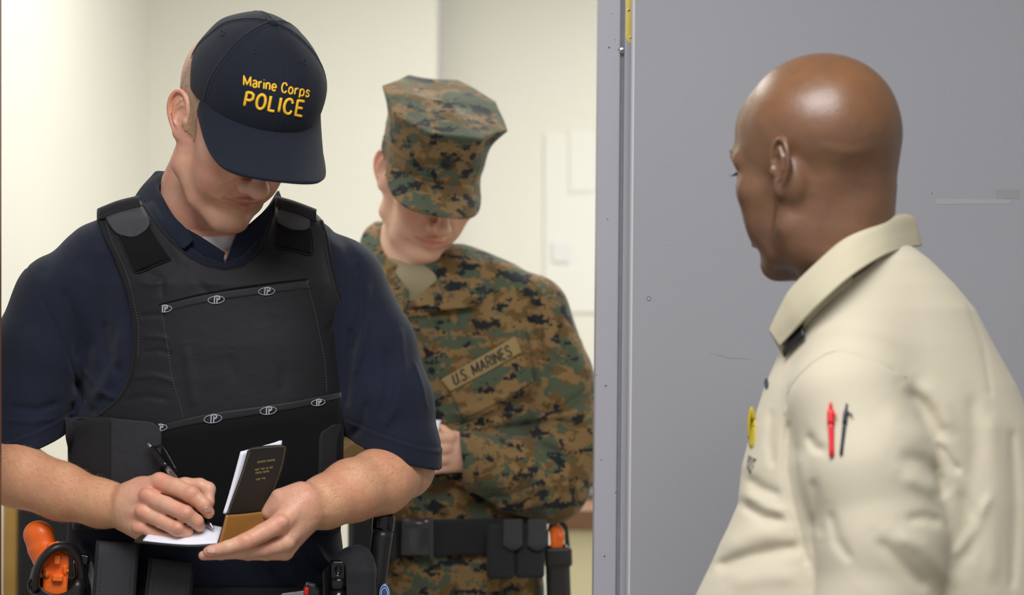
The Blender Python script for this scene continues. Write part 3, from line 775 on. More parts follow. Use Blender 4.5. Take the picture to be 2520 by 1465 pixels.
B.dent([(760, 1215, 350), (800, 1208, 310), (850, 1200, 270)], 6, -2.5); B.dent([(775, 1265, 345), (820, 1262, 305)], 8, -2)
bV, bQ = nets(B, (485, 1040, -80), (1110, 1395, 470), 2.3, name='arm2')
K = S()
K.loft([(560, 330, 640, -120, 90), (700, 200, 800, -150, 130), (1000, 240, 800, -150, 140), (1300, 230, 790, -140, 130), (1500, 200, 800, -150, 130), (1650, 200, 800, -150, 120)])
K.chain([(230, 720, -10, 70), (150, 760, -10, 75), (60, 980, 25, 62), (-30, 1150, 50, 70)], 20)
K.chain([(760, 700, -20, 75), (860, 780, -10, 75), (940, 1000, 20, 72), (990, 1150, 45, 82)], 20)
K.chain([(360, 1600, -10, 130), (350, 2400, 0, 90), (345, 3300, -20, 60)], 20); K.chain([(640, 1600, -10, 130), (650, 2400, 0, 90), (655, 3300, -20, 60)], 20)
kV, kQ = nets(K, (-200, 540, -260), (1130, 3400, 260), 13, name='core1')
bdV, bdQ = join([(hV, hQ), (aV, aQ), (bV, bQ), (kV, kQ)])
def handtint(V):
    c = np.ones((len(V), 3), f32); arm = (np.clip((330 - V[:, 0]) / 60, 0, 1) + np.clip((V[:, 0] - 740) / 60, 0, 1))[:, None]
    c = c * (1 - arm) + c * np.array((.97, .93, .82)) * arm
    for x, y, z, r in ((396, 1182, 350, 24), (362, 1217, 355, 22), (351, 1259, 350, 20), (343, 1299, 340, 20), (471, 1213, 386, 22), (457, 1262, 402, 22), (437, 1299, 388, 20), (512, 1262, 366, 18), (603, 1334, 440, 26), (690, 1286, 400, 26), (491, 1290, 370, 20)):
        w = np.exp(-((V - (x, y, z)) ** 2).sum(1) / r ** 2)[:, None] * .75
        c = c * (1 - w) + c * np.array((1.0, .78, .76)) * w
    return c
tt = np.concatenate([tint, handtint(aV), handtint(bV), np.ones((len(kV), 3), f32)])
mesh_obj('body', world(bdV, D1), flipfix(bdQ), M['skin1'], P1, tint=tt)
handS1 = Surf([(aV, aQ)]); handS2 = Surf([(bV, bQ)])
def nail(name, rows, surf, D, parent, m):
    return patch(name, rows, surf, D, m, parent, off=.6, th=.0006, nu=8, nv=6)
M['nail'] = mat('nail', 'd9a899', .3); M['nail3'] = mat('nail', '7a4a30', .3)
nail('fingernail', [[(501, 1252), (508, 1247), (517, 1252)], [(503, 1262), (510, 1262), (520, 1260)]], handS1, D1, P1, M['nail'])
nail('fingernail', [[(508, 1350), (520, 1348), (530, 1352)], [(509, 1361), (520, 1363), (531, 1362)]], handS2, D1, P1, M['nail'])

# short sandy hair under the cap
def hreg(q):
    x, y, z = q[:, 0], q[:, 1], q[:, 2]
    side = np.abs(x)
    earhole = 24 - np.sqrt((y + 2) ** 2 * .55 + (z + 14) ** 2)
    low = np.where(z > 2, -14 - y - .5 * (z - 2), np.where(z < -30, -32 - y, 10 - y)) + 0 * x
    front = z - np.clip(24 - (y - 0) * .0, 20, 30)
    return np.maximum(np.maximum(low, front), np.maximum(y - 75, -(side - 20) * (z > -40))).astype(f32)
hs = hair_shell(head_sdf(jaw=1.04, cheek=.95, ears=False), hreg, 1.2)
nohead = S().fn(lambda p: HP.wrap(hs)(p))
shV, shQ = nets(nohead, (405, 60, -180), (800, 400, 260), 3.2, name='hair1')
hairO = mesh_obj('hair', world(shV, D1), flipfix(shQ), M['hair1'], P1)
Nn = grads(nohead, shV); strands('hair_strands', shV, Nn, D1, M['sandy'], hairO, 9000, 10, (-.45, .9, -.1), w=.4, lay=.25)
Nn = grads(A, aV); k = (aV[:, 0] > -20) & (aV[:, 0] < 345) & (Nn[:, 2] > -.6); k &= RNG.random(len(aV)) < np.clip((350 - aV[:, 0]) / 120, .12, 1)
strands('arm_hair', aV[k], Nn[k], D1, M['gold'], P1, 9000, 15, (.75, .55, .1), w=.17, lay=.25, jit=.28)
Nn = grads(B, bV); k = (bV[:, 0] > 700) & (bV[:, 0] < 1075) & (Nn[:, 2] > -.6); k &= RNG.random(len(bV)) < np.clip((bV[:, 0] - 690) / 120, .1, 1)
strands('arm_hair', bV[k], Nn[k], D1, M['gold2'], P1, 8000, 13, (-.8, .5, .1), w=.17, lay=.22, jit=.28)

# navy cap
CR = np.array([6, 50, 3.]), np.array([85, 95, 106.])
def cap_crown(q):
    p = q - CR[0].astype(f32); r = CR[1].astype(f32)
    k0 = np.sqrt(((p / r) ** 2).sum(1)); k1 = np.sqrt(((p / r ** 2) ** 2).sum(1)) + 1e-9
    d = k0 * (k0 - 1) / k1
    # front panels stand up a little squarer
    d = d - 7 * np.exp(-((p[:, 2] - 70) ** 2 + (p[:, 1] - 45) ** 2) / 45 ** 2)
    phi = np.arctan2(p[:, 0], p[:, 2]); rad = np.sqrt(p[:, 0] ** 2 + p[:, 2] ** 2)
    for a in (0, 62, -62, 120, -120, 180):
        dl = np.abs(np.angle(np.exp(1j * (phi - math.radians(a))))) * rad
        amp = .5 if a == 0 else 1.0
        d = d - amp * np.exp(-((dl - 2.6) / 1.6) ** 2) + amp * 1.1 * np.exp(-(dl / 1.2) ** 2)
    d = d + 1.2 * np.exp(-((p[:, 0] + 30) ** 2 + (p[:, 1] - 50) ** 2) / 14 ** 2) * (p[:, 2] > 0)
    d = d + 1.0 * np.sin(p[:, 0] * .11 + p[:, 1] * .05) * np.exp(-((p[:, 1] - 55) / 30) ** 2)
    lo = 38 + .03 * p[:, 2] - 10 * np.clip(-p[:, 2] / 100, 0, 1)   # lower rim
    rim = -(q[:, 1] - lo)
    inner = -(d + 2.6)
    return smax(smax(d, inner, 1), rim, 1.5).astype(f32)
cV, cQ = nets(HPc.wrap(cap_crown), (430, -20, -140), (840, 400, 470), 2.6, name='cap1')
# eyelets, text and button go on the crown
capE = mesh_obj('cap', world(cV, D1), flipfix(cQ), M['navycap'], P1)
capS = Surf([(cV, cQ)])
def hp(q): return HPc.px(q)
bt = S(); bt.ell((0, 0, 0), (8, 3.6, 8), 1)
bV_, bQ_ = nets(bt, (-11, -7, -11), (11, 7, 11), .8, name='button')
mesh_obj('button', world(hp(bV_ + (6, 146, 4)), D1), bQ_, M['navycap'], capE)
def brim_pt(s, t, th=0):
    phi = s * math.radians(71)
    r0 = np.array([6 + 86.5 * math.sin(phi), 42 - 2 * abs(s), 3 + 107 * math.cos(phi)])
    L = 84 * (1 - abs(s) ** 8) ** .5 if abs(s) < 1 else 0
    side = 1 - abs(s) ** 4
    d = np.array([.02 * s - .07, 0, 1.0])
    p = r0 + d * L * t
    p[1] += -25 * t * (L / 84) - 19 * (p[0] / 90) ** 2 * min(1, t * 1.3) + th
    return p
ns, ntt = 61, 22
for nm, th in (('brim', 0),):
    G = np.array([[brim_pt(s, t) for s in np.sin(np.linspace(-1, 1, ns) * math.pi / 2)] for t in np.linspace(-.06, 1, ntt)])
    G = hp(G.reshape(-1, 3)).reshape(ntt, ns, 3)
    br = sheet('brim', None, D1, M['navycap'], capE, .0034, G=G)
for k, t in enumerate((.12, .24, .36, .48, .60, .72, .84)):
    pts = [brim_pt(s, t, 1.75) for s in np.linspace(-.93, .93, 90)]
    V, F = multi([tubeVF([hp(pts[i])[0], hp(pts[i + 1])[0]], .42, 4) for i in range(0, 88, 2)])
    mesh_obj('stitching', world(V, D1), F, M['capthread'], capE)
strokes('lettering', 'Marine Corps', [(600, 186), (763, 216), (759, 239), (600, 210)], capS, D1, M['yellow'], capE, r=2.2, gap=.27)
strokes('lettering', 'POLICE', [(608, 227), (748, 250), (742, 286), (601, 261)], capS, D1, M['yellow'], capE, r=3.7, gap=.32)
for u, v in ((547, 81), (627, 127), (749, 152)):
    L = capS.lift([(u + 5 * math.cos(a), v + 6 * math.sin(a), 0) for a in np.linspace(0, 2 * math.pi, 14)], .2)
    V, F = tubeVF(L, 1.9, 6, caps=False); mesh_obj('eyelet', world(V, D1), F, M['navy'], capE)

# polo shirt
TR = [(470, 400, 640, -110, 60), (540, 300, 700, -150, 110), (620, 220, 790, -180, 150), (700, 205, 830, -190, 178), (850, 215, 838, -195, 190), (1000, 190, 842, -195, 192), (1150, 175, 843, -190, 190), (1300, 165, 838, -185, 182), (1400, 160, 850, -185, 178), (1540, 160, 860, -190, 170), (1640, 150, 870, -195, 160)]
def trunk1(s):
    s.loft(TR, 10)
    s.chain([(400, 600, -30, 112), (255, 655, -25, 112), (155, 748, -15, 118)], 40)
    s.chain([(610, 590, -40, 105), (740, 640, -35, 108), (830, 706, -25, 112)], 40)
    return s
T1 = trunk1(S())
NECKCUT = [(380, 400), (376, 490), (410, 548), (448, 592), (500, 630), (552, 648), (598, 628), (638, 585), (668, 530), (690, 400)]
PS = trunk1(S())
PS.chain([(155, 748, -15, 122), (92, 880, 5, 120), (72, 985, 20, 110), (54, 1150, 50, 96)], 26, kk=20)
PS.chain([(826, 705, -25, 118), (905, 860, 0, 118), (948, 1000, 28, 118), (978, 1110, 50, 104), (992, 1180, 60, 98)], 26, kk=20)
PS.cut((80, 1098, 45), (-.30, 1, .30), 0) if False else None
def hem(p):                                            # sleeve ends
    a = (p[:, 1] - (1122 - .42 * (p[:, 0] - 4))) * .9
    left = np.where(p[:, 0] < 165, a, -60)
    return left
def hemL(p): return ((p - np.array([80, 1100, 60], f32)) @ (np.array([.34, .92, -.16], f32)))
def hemR(p): return ((p - np.array([972, 1118, 60], f32)) @ (np.array([-.30, .93, -.16], f32)))
PS.fn(lambda p: np.where((p[:, 0] < 172 - .2 * (p[:, 1] - 1050)), hemL(p), -50).astype(f32), 3, 'max')
PS.fn(lambda p: np.where((p[:, 0] > 846), hemR(p), -50).astype(f32), 3, 'max')
PS.chain([(66, 1020, 25, 78), (50, 1200, 55, 82)], 3, sub=True)
PS.chain([(965, 1030, 30, 84), (1000, 1220, 66, 88)], 3, sub=True)
PS.fn(lambda p: np.maximum(-poly2(p, NECKCUT), -40 - p[:, 2]).astype(f32), 4, 'max')
PS.chain([(182, 900, -20, 50), (178, 990, -5, 45)], 20)
# cuff ridges
for d0 in (44,):
    PS.fn(lambda p: (-3.0 * np.exp(-((hemL(p) + 40) / 3.5) ** 2) * (p[:, 0] < 180) + 2 * np.exp(-((hemL(p) + 47) / 3) ** 2) * (p[:, 0] < 180)).astype(f32), 0, 'disp')
    PS.fn(lambda p: (-3.0 * np.exp(-((hemR(p) + 44) / 3.5) ** 2) * (p[:, 0] > 850) + 2 * np.exp(-((hemR(p) + 51) / 3) ** 2) * (p[:, 0] > 850)).astype(f32), 0, 'disp')
# folds, traced from the photograph
fo = lambda pts, w, d, w0=-60: PS.fold(pts, w, d * 1.25, w0)
fo([(66, 655), (95, 720), (135, 800), (170, 880), (190, 950)], 5, 4)
fo([(195, 640), (215, 760), (235, 850), (228, 930)], 26, -9); fo([(150, 700), (185, 800), (188, 900)], 16, 9)
fo([(255, 780), (262, 870), (300, 930)], 14, 9); fo([(300, 800), (290, 880), (262, 940), (225, 990)], 16, -10)
fo([(180, 930), (215, 1000), (240, 1030)], 12, 10); fo([(205, 905), (245, 965), (290, 985)], 9, -7); fo([(185, 985), (160, 1040)], 9, 7)
fo([(60, 800), (110, 900), (130, 1000)], 22, -6); fo([(20, 1000), (90, 1010), (150, 990)], 10, 5); fo([(10, 1035), (80, 1038), (140, 1030)], 7, -4)
fo([(880, 640), (895, 760), (862, 880)], 13, 8); fo([(905, 690), (900, 800), (872, 930)], 12, -8); fo([(862, 800), (858, 900), (850, 1010)], 12, 9)
fo([(985, 800), (992, 900), (975, 1000), (940, 1060)], 12, -6); fo([(950, 850), (960, 950), (930, 1040)], 14, 5); fo([(905, 980), (888, 1050), (860, 1080)], 12, 8)
fo([(1020, 890), (1040, 950), (1052, 1010)], 5, -3)
fo([(800, 560), (850, 600), (872, 660)], 14, 5); fo([(150, 560), (120, 640), (100, 700)], 18, 4)
fo([(770, 1330), (800, 1380), (860, 1430)], 9, -8); fo([(740, 1340), (780, 1400), (830, 1460)], 9, 8); fo([(700, 1360), (730, 1430), (760, 1480)], 9, -8); fo([(660, 1380), (700, 1450), (720, 1500)], 9, 7)
fo([(190, 1330), (230, 1380), (250, 1440)], 12, -8)
pV, pQ = nets(PS, (-120, 440, -260), (1110, 1600, 270), 4.4, name='polo')
polo = mesh_obj('polo_shirt', world(pV, D1), flipfix(pQ), M['navy'], P1)
poloS = Surf([(pV, pQ)])
# collar, placket, undershirt
cg = grid_sheet([[(418, 429, -70), (391, 460, -25), (402, 492, 30), (428, 535, 80), (456, 564, 108), (474, 592, 128)],
                 [(404, 424, -88), (376, 450, -40), (390, 502, 34), (420, 550, 92), (452, 580, 118), (466, 602, 136)],
                 [(384, 424, -98), (345, 474, -42), (366, 514, 34), (408, 562, 96), (444, 594, 124), (460, 606, 140)],
                 [(376, 440, -100), (328, 496, -34), (350, 526, 34), (396, 574, 94), (436, 604, 122), (456, 612, 138)]], 60, 90)
cg[:, :, 2] += 20 * np.linspace(0, 1, 60)[None, :] ** .6 if cg.shape[1] == 60 else 0
for i in range(90): cg[i, :, 2] += 1.3 * math.sin(i * 2 * math.pi / 6.4)
sheet('collar', [[(386, 424, -98), (470, 416, -134), (610, 440, -120)], [(380, 530, -112), (470, 530, -144), (610, 530, -130)]], D1, M['navycol'], polo, .003, 20, 10)
sheet('collar', None, D1, M['navycol'], polo, .0028, G=cg)
sheet('collar', [[(583, 576, 112), (618, 548, 96), (660, 508, 56), (684, 470, -20)], [(572, 600, 124), (612, 578, 110), (662, 538, 66), (692, 490, -20)],
                 [(556, 640, 134), (612, 616, 122), (672, 570, 74), (702, 510, -20)], [(548, 664, 136), (620, 650, 124), (690, 600, 76), (716, 530, -20)]], D1, M['navy'], polo, .0030, 30, 16)
tube('collar_piping', [(583, 576, 114), (572, 600, 127), (557, 640, 137), (548, 662, 139)], 1.6, D1, M['piping'], polo, 8, 20)
sheet('placket', [[(456, 561, 112), (474, 571, 122), (496, 584, 132), (526, 603, 138), (554, 622, 142)], [(458, 585, 120), (480, 600, 130), (505, 616, 137), (530, 628, 141), (550, 634, 143)],
                  [(462, 612, 124), (485, 622, 132), (510, 634, 138), (532, 648, 140), (548, 664, 141)]], D1, M['navy'], polo, .003, 24, 14)
tee = S(); tee.chain([(480, 560, -5, 108), (512, 640, -4, 110)], 0); tee.ell((535, 605, 36), (70, 60, 66), 20)
tee.fn(lambda p: np.maximum(581 - p[:, 1] - .06 * (p[:, 0] - 530), -1e3).astype(f32), 3, 'max')
tV, tQ = nets(tee, (330, 540, -140), (680, 780, 220), 5, name='tee'); mesh_obj('undershirt', world(tV, D1), flipfix(tQ), M['tee'], P1)

# protective vest
VP = [(240, 520), (262, 505), (300, 494), (338, 484), (352, 500), (372, 530), (396, 562), (425, 594), (465, 630), (510, 654), (555, 662), (598, 652), (636, 622), (660, 575), (676, 520), (684, 484), (730, 498), (770, 514), (792, 540), (806, 585), (818, 650), (832, 715), (852, 770), (862, 800), (857, 850), (848, 900), (846, 980), (843, 1200), (838, 1330), (180, 1330), (165, 1120), (158, 1034), (200, 1030), (250, 1022), (290, 985), (318, 930), (328, 880), (330, 800), (318, 730), (300, 670), (278, 620), (258, 575)]
VS = S(); trunk1(VS)
VS.fn(lambda p: np.full(len(p), -15, f32), 0, 'disp')
VS.fn(lambda p: poly2(p, VP), 9, 'max'); VS.fn(lambda p: (-30 - p[:, 2] - (p[:, 1] > 1000) * 60 - (p[:, 1] < 560) * 25).astype(f32), 4, 'max')
VS.fn(lambda p: (p[:, 1] - 1306).astype(f32), 4, 'max')
vf = lambda pts, w, d: VS.fold(pts, w, d)
vf([(350, 640), (345, 660), (400, 690), (400, 740)], 9, 3); vf([(330, 690), (370, 700), (420, 690)], 7, -3); vf([(340, 780), (380, 775), (410, 780)], 6, 3); vf([(345, 830), (385, 828), (420, 836)], 6, -3)
vf([(350, 870), (390, 862), (425, 874)], 6, 3); vf([(320, 930), (380, 925), (430, 940)], 7, -3); vf([(300, 990), (360, 975), (420, 985)], 8, 3); vf([(330, 560), (320, 620), (335, 660)], 6, 3)
vf([(790, 560), (800, 640), (815, 700)], 5, -2.5); vf([(455, 850), (470, 940), (480, 1010)], 14, -3); vf([(560, 860), (580, 950)], 16, 2); vf([(800, 820), (830, 790)], 8, 3); vf([(700, 900), (690, 980)], 14, 2)
vf([(415, 590), (480, 690), (560, 700)], 14, -3); vf([(440, 640), (520, 730)], 12, 3)
vV, vQ = nets(VS, (130, 455, -60), (890, 1340, 240), 4.0, name='vest')
vest = mesh_obj('vest', world(vV, D1), flipfix(vQ), M['vest'], P1)
vS = Surf([(vV, vQ)])
def edge(name, pts, r, off, m=M['bind'], n=60):
    c = cr1([(a, b_, 0) for a, b_ in pts], n); L = vS.lift(c, off)
    for _ in range(3): L[1:-1, 2] = np.maximum(L[1:-1, 2], (L[:-2, 2] + L[2:, 2]) / 2)
    for _ in range(4): L[1:-1, 2] = (L[:-2, 2] + L[2:, 2] + L[1:-1, 2]) / 3
    V, F = tubeVF(L, r, 8); return mesh_obj(name, world(V, D1), F, m, vest)
edge('binding', [(247, 528), (262, 580), (283, 625), (305, 680), (322, 735), (333, 800), (331, 880), (321, 932), (293, 984), (250, 1022)], 6.5, -3)
edge('binding', [(352, 504), (372, 533), (396, 566), (425, 598), (465, 632), (510, 654), (555, 660), (598, 650), (634, 622), (657, 575), (673, 522)], 4.5, -2)
edge('binding', [(790, 545), (803, 588), (815, 650), (829, 715), (849, 770), (858, 802), (853, 850), (845, 900), (842, 980)], 6, -3)
stitch('stitching', [(256, 530), (275, 592), (312, 675), (330, 745), (341, 810), (339, 880)], vS, D1, M['thread'], vest, off=1)
stitch('stitching', [(795, 560), (808, 640), (822, 700), (845, 770)], vS, D1, M['thread'], vest, off=1)
stitch('stitching', [(398, 770), (412, 850), (424, 930), (440, 985), (452, 1030)], vS, D1, M['thread'], vest)
stitch('stitching', [(752, 686), (768, 740), (788, 830), (800, 900), (805, 970)], vS, D1, M['thread'], vest)
# zipper tapes with the printed ovals
def band(name, top, bot, off, m, th=.0014): return patch(name, [top, bot], vS, D1, m, vest, off=off, th=th, nu=50, nv=5)
band('logo_tape', [(395, 752), (480, 731), (560, 716), (650, 705), (758, 692)], [(399, 770), (480, 750), (560, 736), (650, 724), (760, 710)], 1.5, M['tape'])
band('logo_tape', [(385, 1050), (470, 1028), (560, 1012), (650, 1000), (740, 986), (843, 966)], [(392, 1064), (470, 1046), (560, 1032), (650, 1018), (740, 1002), (845, 978)], 6, M['tape'])
edge('binding', [(392, 750), (480, 728), (560, 713), (650, 700), (756, 687)], 2.4, 1, M['loop'])
stitch('stitching', [(397, 772), (480, 752), (560, 738), (650, 726), (760, 712)], vS, D1, M['thread'], vest, off=1, r=.4)
patch('loop_panel', [[(392, 1062), (470, 1046), (560, 1032), (650, 1018), (740, 1002), (845, 978)], [(392, 1180), (470, 1180), (560, 1180), (650, 1180), (740, 1180), (844, 1180)], [(392, 1304), (470, 1304), (560, 1304), (650, 1304), (740, 1304), (836, 1304)]], vS, D1, M['loop'], vest, off=4, th=.002, nu=30, nv=12)
vS2 = Surf([(vV, vQ)])
def oval(u, v, tilt, sx=1.0, clip=None, off=9.5):
    # printed mark: an open oval around a double P
    ca, sa = math.cos(tilt), math.sin(tilt)
    T = lambda x, y: (u + (x * ca - y * sa) * sx, v + (x * sa + y * ca) * sx)
    parts = []
    def strip(pts, ws):
        L = vS2.lift([T(*p) + (0,) for p in pts], off); L[:, 2] = L[:, 2].max() if False else L[:, 2]
        V = []; n = len(L)
        for i in range(n):
            t = L[min(i + 1, n - 1)] - L[max(i - 1, 0)]; nn = np.array([-t[1], t[0], 0]); nn /= np.linalg.norm(nn) + 1e-9
            w = ws[i] if hasattr(ws, '__len__') else ws
            V += [L[i] + nn * w, L[i] - nn * w]
        F = [(2 * i, 2 * i + 1, 2 * i + 3, 2 * i + 2) for i in range(n - 1)]
        parts.append((np.array(V), F))
    a = np.linspace(0, 2 * math.pi, 44)
    pts = [(20 * math.cos(t), 9 * math.sin(t)) for t in a]
    if clip is not None: pts = [p for p in pts if p[0] > clip]
    if clip is None: strip(pts, .8)
    else:
        k = int(np.argmax(np.linalg.norm(np.diff(np.array(pts), axis=0), axis=1))) + 1; strip(pts[k:] + pts[:k], .8)
    if clip is None or clip < -8:
        strip([(-5.5, 8.5), (-3, -8.5)], 1.5)
    strip([(-3, -8.5), (3, -9), (7.5, -8), (9, -4.5), (7, -.5), (3, 0)], 1.9)
    strip([(.5, 9.5), (2.8, -5.5)], 1.5)
    strip([(2, -.3), (1.3, 3)], 1.2)
    V, F = multi(parts); return mesh_obj('logo', world(V, D1), F, M['logo'], vest, smooth=False)
oval(404, 760, -.05, .92, clip=-9, off=4.5); oval(532, 738, -.08, off=4.5); oval(656, 717, -.06, off=4.5)
oval(393, 1053, -.1, .9, clip=-2); oval(524, 1031, -.12, 1.1); oval(660, 1011, -.12, 1.02); oval(783, 991, -.14, .84)
tube('thread_end', vS.lift([(759, 692, 0), (754, 698, 0), (760, 706, 0)], 3), 1.0, D1, M['logo'], vest, 5, 8)
# shoulder straps: flaps over hook patches
patch('hook_patch', [[(296, 580), (350, 560), (366, 556)], [(316, 630), (350, 610), (392, 596)], [(334, 670), (370, 655), (420, 638)]], vS, D1, M['loop'], vest, off=3, th=.003, nu=16, nv=14)
edge('binding', [(290, 580), (312, 628), (334, 671), (378, 655), (421, 639)], 1.8, 3)
patch('shoulder_flap', [[(258, 533), (300, 520), (352, 511)], [(270, 555), (310, 541), (362, 530)], [(284, 572), (322, 566), (368, 550)], [(300, 580), (330, 584), (358, 568)]], vS, D1, M['flap'], vest, off=8, th=.003, nu=16, nv=16)
patch('hook_patch', [[(684, 545), (720, 550), (762, 560)], [(682, 575), (720, 582), (764, 590)], [(680, 606), (720, 614), (765, 624)]], vS, D1, M['loop'], vest, off=3, th=.003, nu=16, nv=14)
edge('binding', [(680, 608), (720, 616), (768, 625), (766, 560)], 1.8, 3)
patch('shoulder_flap', [[(677, 500), (720, 512), (762, 526)], [(677, 525), (720, 540), (763, 550)], [(682, 545), (720, 557), (760, 562)], [(696, 556), (720, 566), (748, 567)]], vS, D1, M['flap'], vest, off=8, th=.003, nu=16, nv=16)
# strap roll over the top of the shoulders
for pts in ([(242, 524), (290, 505), (342, 492)], [(676, 492), (725, 506), (778, 526)]):
    a = cr1([(x, y, 0) for x, y in pts], 14); b_ = a + (0, 0, 0)
    up = a.copy(); up[:, 1] -= 6
    lo_ = a.copy(); lo_[:, 1] += 20
    La = vS.lift(a, 14); Lo = vS.lift(lo_, 10); La[:, 2] = Lo[:, 2] - 18; bk = La.copy(); bk[:, 1] -= 4; bk[:, 2] -= 70
    sheet('shoulder_strap', [bk, La - (0, 6, 0), Lo], D1, M['elastic'], vest, .004, nu=20, nv=14)
# side straps of the vest
patch('side_strap', [[(160, 1032), (215, 1028), (276, 1028)], [(170, 1110), (222, 1110), (276, 1110)], [(186, 1200), (228, 1200), (274, 1200)], [(196, 1300), (232, 1300), (272, 1300)]], vS, D1, M['elastic'], vest, off=6, th=.004, nu=20, nv=20)
patch('side_strap', [[(274, 1030), (320, 1034), (372, 1040), (392, 1056)], [(275, 1060), (320, 1066), (372, 1068), (397, 1076)], [(274, 1180), (320, 1180), (360, 1180), (394, 1180)], [(272, 1303), (320, 1303), (360, 1303), (392, 1303)]], vS, D1, M['flapdark'] if 'flapdark' in M else cloth('cummerbund', '2c2c30', 900, .7, rough=.65, sheen=.05, wrinkle=.3, wr_scale=14), vest, off=11, th=.004, nu=24, nv=24)
patch('side_strap', [[(812, 1052), (825, 1046), (840, 1045)], [(790, 1070), (815, 1066), (841, 1066)], [(785, 1130), (812, 1130), (842, 1130)], [(784, 1304), (810, 1304), (836, 1304)]], vS, D1, M['elastic'], vest, off=10, th=.003, nu=12, nv=20)

# trousers and boots
TT = S(); TT.loft([(1500, 140, 880, -200, 190), (1600, 135, 885, -215, 195), (1900, 150, 870, -220, 190)], 10, n=2.4)
TT.chain([(340, 1800, -5, 170), (320, 2500, 0, 120), (312, 3290, -10, 105)], 40); TT.chain([(675, 1800, -5, 170), (700, 2500, 0, 120), (708, 3290, -10, 105)], 40)
tV, tQ = nets(TT, (80, 1480, -290), (940, 3420, 290), 15, name='trousers'); mesh_obj('trousers', world(tV, D1), flipfix(tQ), cloth('navy_twill_trousers', '191c26', 900, .4), P1)
def boots(parent, D, xs, w, floorv, m, tag_='boot'):
    sc = FPX / D / 1923
    for x in xs:
        b_ = S(); b_.ell((x, floorv - 55 * sc, 120 * sc + w), (85 * sc, 62 * sc, 130 * sc), 10); b_.ell((x, floorv - 60 * sc, -60 * sc + w), (75 * sc, 80 * sc, 100 * sc), 40); b_.chain([(x, floorv - 60 * sc, -40 * sc + w, 78 * sc), (x, floorv - 330 * sc, -30 * sc + w, 85 * sc)], 30)
        b_.fn(lambda p, fv=floorv: (p[:, 1] - fv).astype(f32), 3, 'max')
        V, Q = nets(b_, (x - 110 * sc, floorv - 430 * sc, w - 190 * sc), (x + 110 * sc, floorv + 20, w + 280 * sc), 14 * sc, name=tag_)
        Wd = world(V, D); Wd[:, 2] = np.maximum(Wd[:, 2], 0.001)
        mesh_obj(tag_, Wd, flipfix(Q), m, parent)
# the floor rises in the picture with depth, so boots stand at the height of their own distance
boots(P1, D1, (312, 708), 0, fl1 - 4, M['black'])
# ------------------------------------------------------------------ notebook, pen and belt gear of the officer
def wp(p, D=D1): return world([p], D)[0]
NB = empty('notebook', wp((540, 1342, 380)), 'small open notebook with black and tan cover held in the hands', 'notebook')
N_ = lambda *a: a
fc = [[(612, 1103, 372), (640, 1099, 352), (676, 1096, 330), (706, 1096, 312)],
      [(596, 1160, 376), (626, 1158, 352), (664, 1154, 328), (696, 1150, 306)],
      [(574, 1222, 384), (606, 1220, 356), (642, 1214, 330), (676, 1208, 304)],
      [(558, 1268, 390), (590, 1266, 360), (626, 1262, 330), (660, 1258, 304)]]
def shift(rows, d): return [[(a + d[0], b + d[1], c + d[2]) for a, b, c in r] for r in rows]
G = grid_sheet(fc, 24, 24)
# rounded upper corners
G[0, 0] += (4, 4, 0); G[0, -1] += (-4, 4, 0); G[0, 1] += (1, 1, 0); G[0, -2] += (-1, 1, 0)
cv = sheet('front_cover', None, D1, M['leather'], NB, .0022, G=G)
fb = [[(557, 1268, 392), (590, 1266, 362), (626, 1262, 332), (662, 1257, 306)], [(548, 1304, 396), (585, 1300, 366), (622, 1294, 336), (655, 1288, 312)], [(538, 1341, 398), (575, 1330, 372), (615, 1318, 345), (650, 1308, 320)]]
sheet('tan_band', fb, D1, M['tan'], NB, .0026, 20, 12)
bk = [[(330, 1334, 372), (400, 1341, 392), (470, 1346, 402), (538, 1343, 400)], [(345, 1322, 340), (410, 1328, 356), (480, 1330, 366), (560, 1322, 362)], [(370, 1308, 300), (430, 1308, 310), (490, 1304, 318), (560, 1300, 320)]]
sheet('back_cover', bk, D1, M['leather'], NB, .0022, 24, 12)
pg = [[(352, 1332, 372), (410, 1339, 388), (470, 1342, 396), (534, 1338, 396)], [(365, 1318, 340), (420, 1321, 356), (480, 1318, 362), (541, 1318, 358)], [(390, 1300, 296), (440, 1296, 304), (495, 1292, 312), (546, 1300, 320)]]
sheet('page_block', pg, D1, M['paper'], NB, .0030, 24, 12)
pg2 = [[(597, 1112, 362), (630, 1102, 340), (668, 1092, 320), (691, 1084, 306)], [(585, 1165, 366), (620, 1160, 338), (655, 1152, 316), (684, 1148, 298)], [(571, 1222, 372), (602, 1220, 345), (638, 1214, 318), (668, 1208, 292)], [(560, 1264, 380), (590, 1262, 350), (624, 1258, 322), (652, 1256, 296)]]
pg2 = [[(u - 6 * i / 3 - (5 if j == 0 else 0), v, w) for j, (u, v, w) in enumerate(r)] for i, r in enumerate(pg2)]
sheet('turned_page', pg2, D1, M['paper'], NB, .0006, 20, 20)
sheet('turned_page', shift(pg2, (3, 1, 5)), D1, M['paper'], NB, .0006, 20, 20)
cs = Surf([(G.reshape(-1, 3), gridF(24, 24))])
def stitch2(pts, s, parent, mm, **k): return stitch("stitching", pts, s, D1, mm, parent, **k)
stitch2([(561, 1263), (577, 1222), (599, 1160), (615, 1112), (622, 1105), (676, 1100), (699, 1100), (701, 1105), (692, 1150), (672, 1208), (660, 1245)], cs, cv, M['threadk'], step=6, dash=3.6, r=.7, off=2.2, m=160)
bs = Surf([(grid_sheet(fb, 20, 12).reshape(-1, 3), gridF(12, 20))])
stitch2([(543, 1334), (552, 1302), (561, 1272), (600, 1268), (640, 1263)], bs, NB, M['threadk'], step=6, dash=3.6, r=.7, off=2.6, m=60)
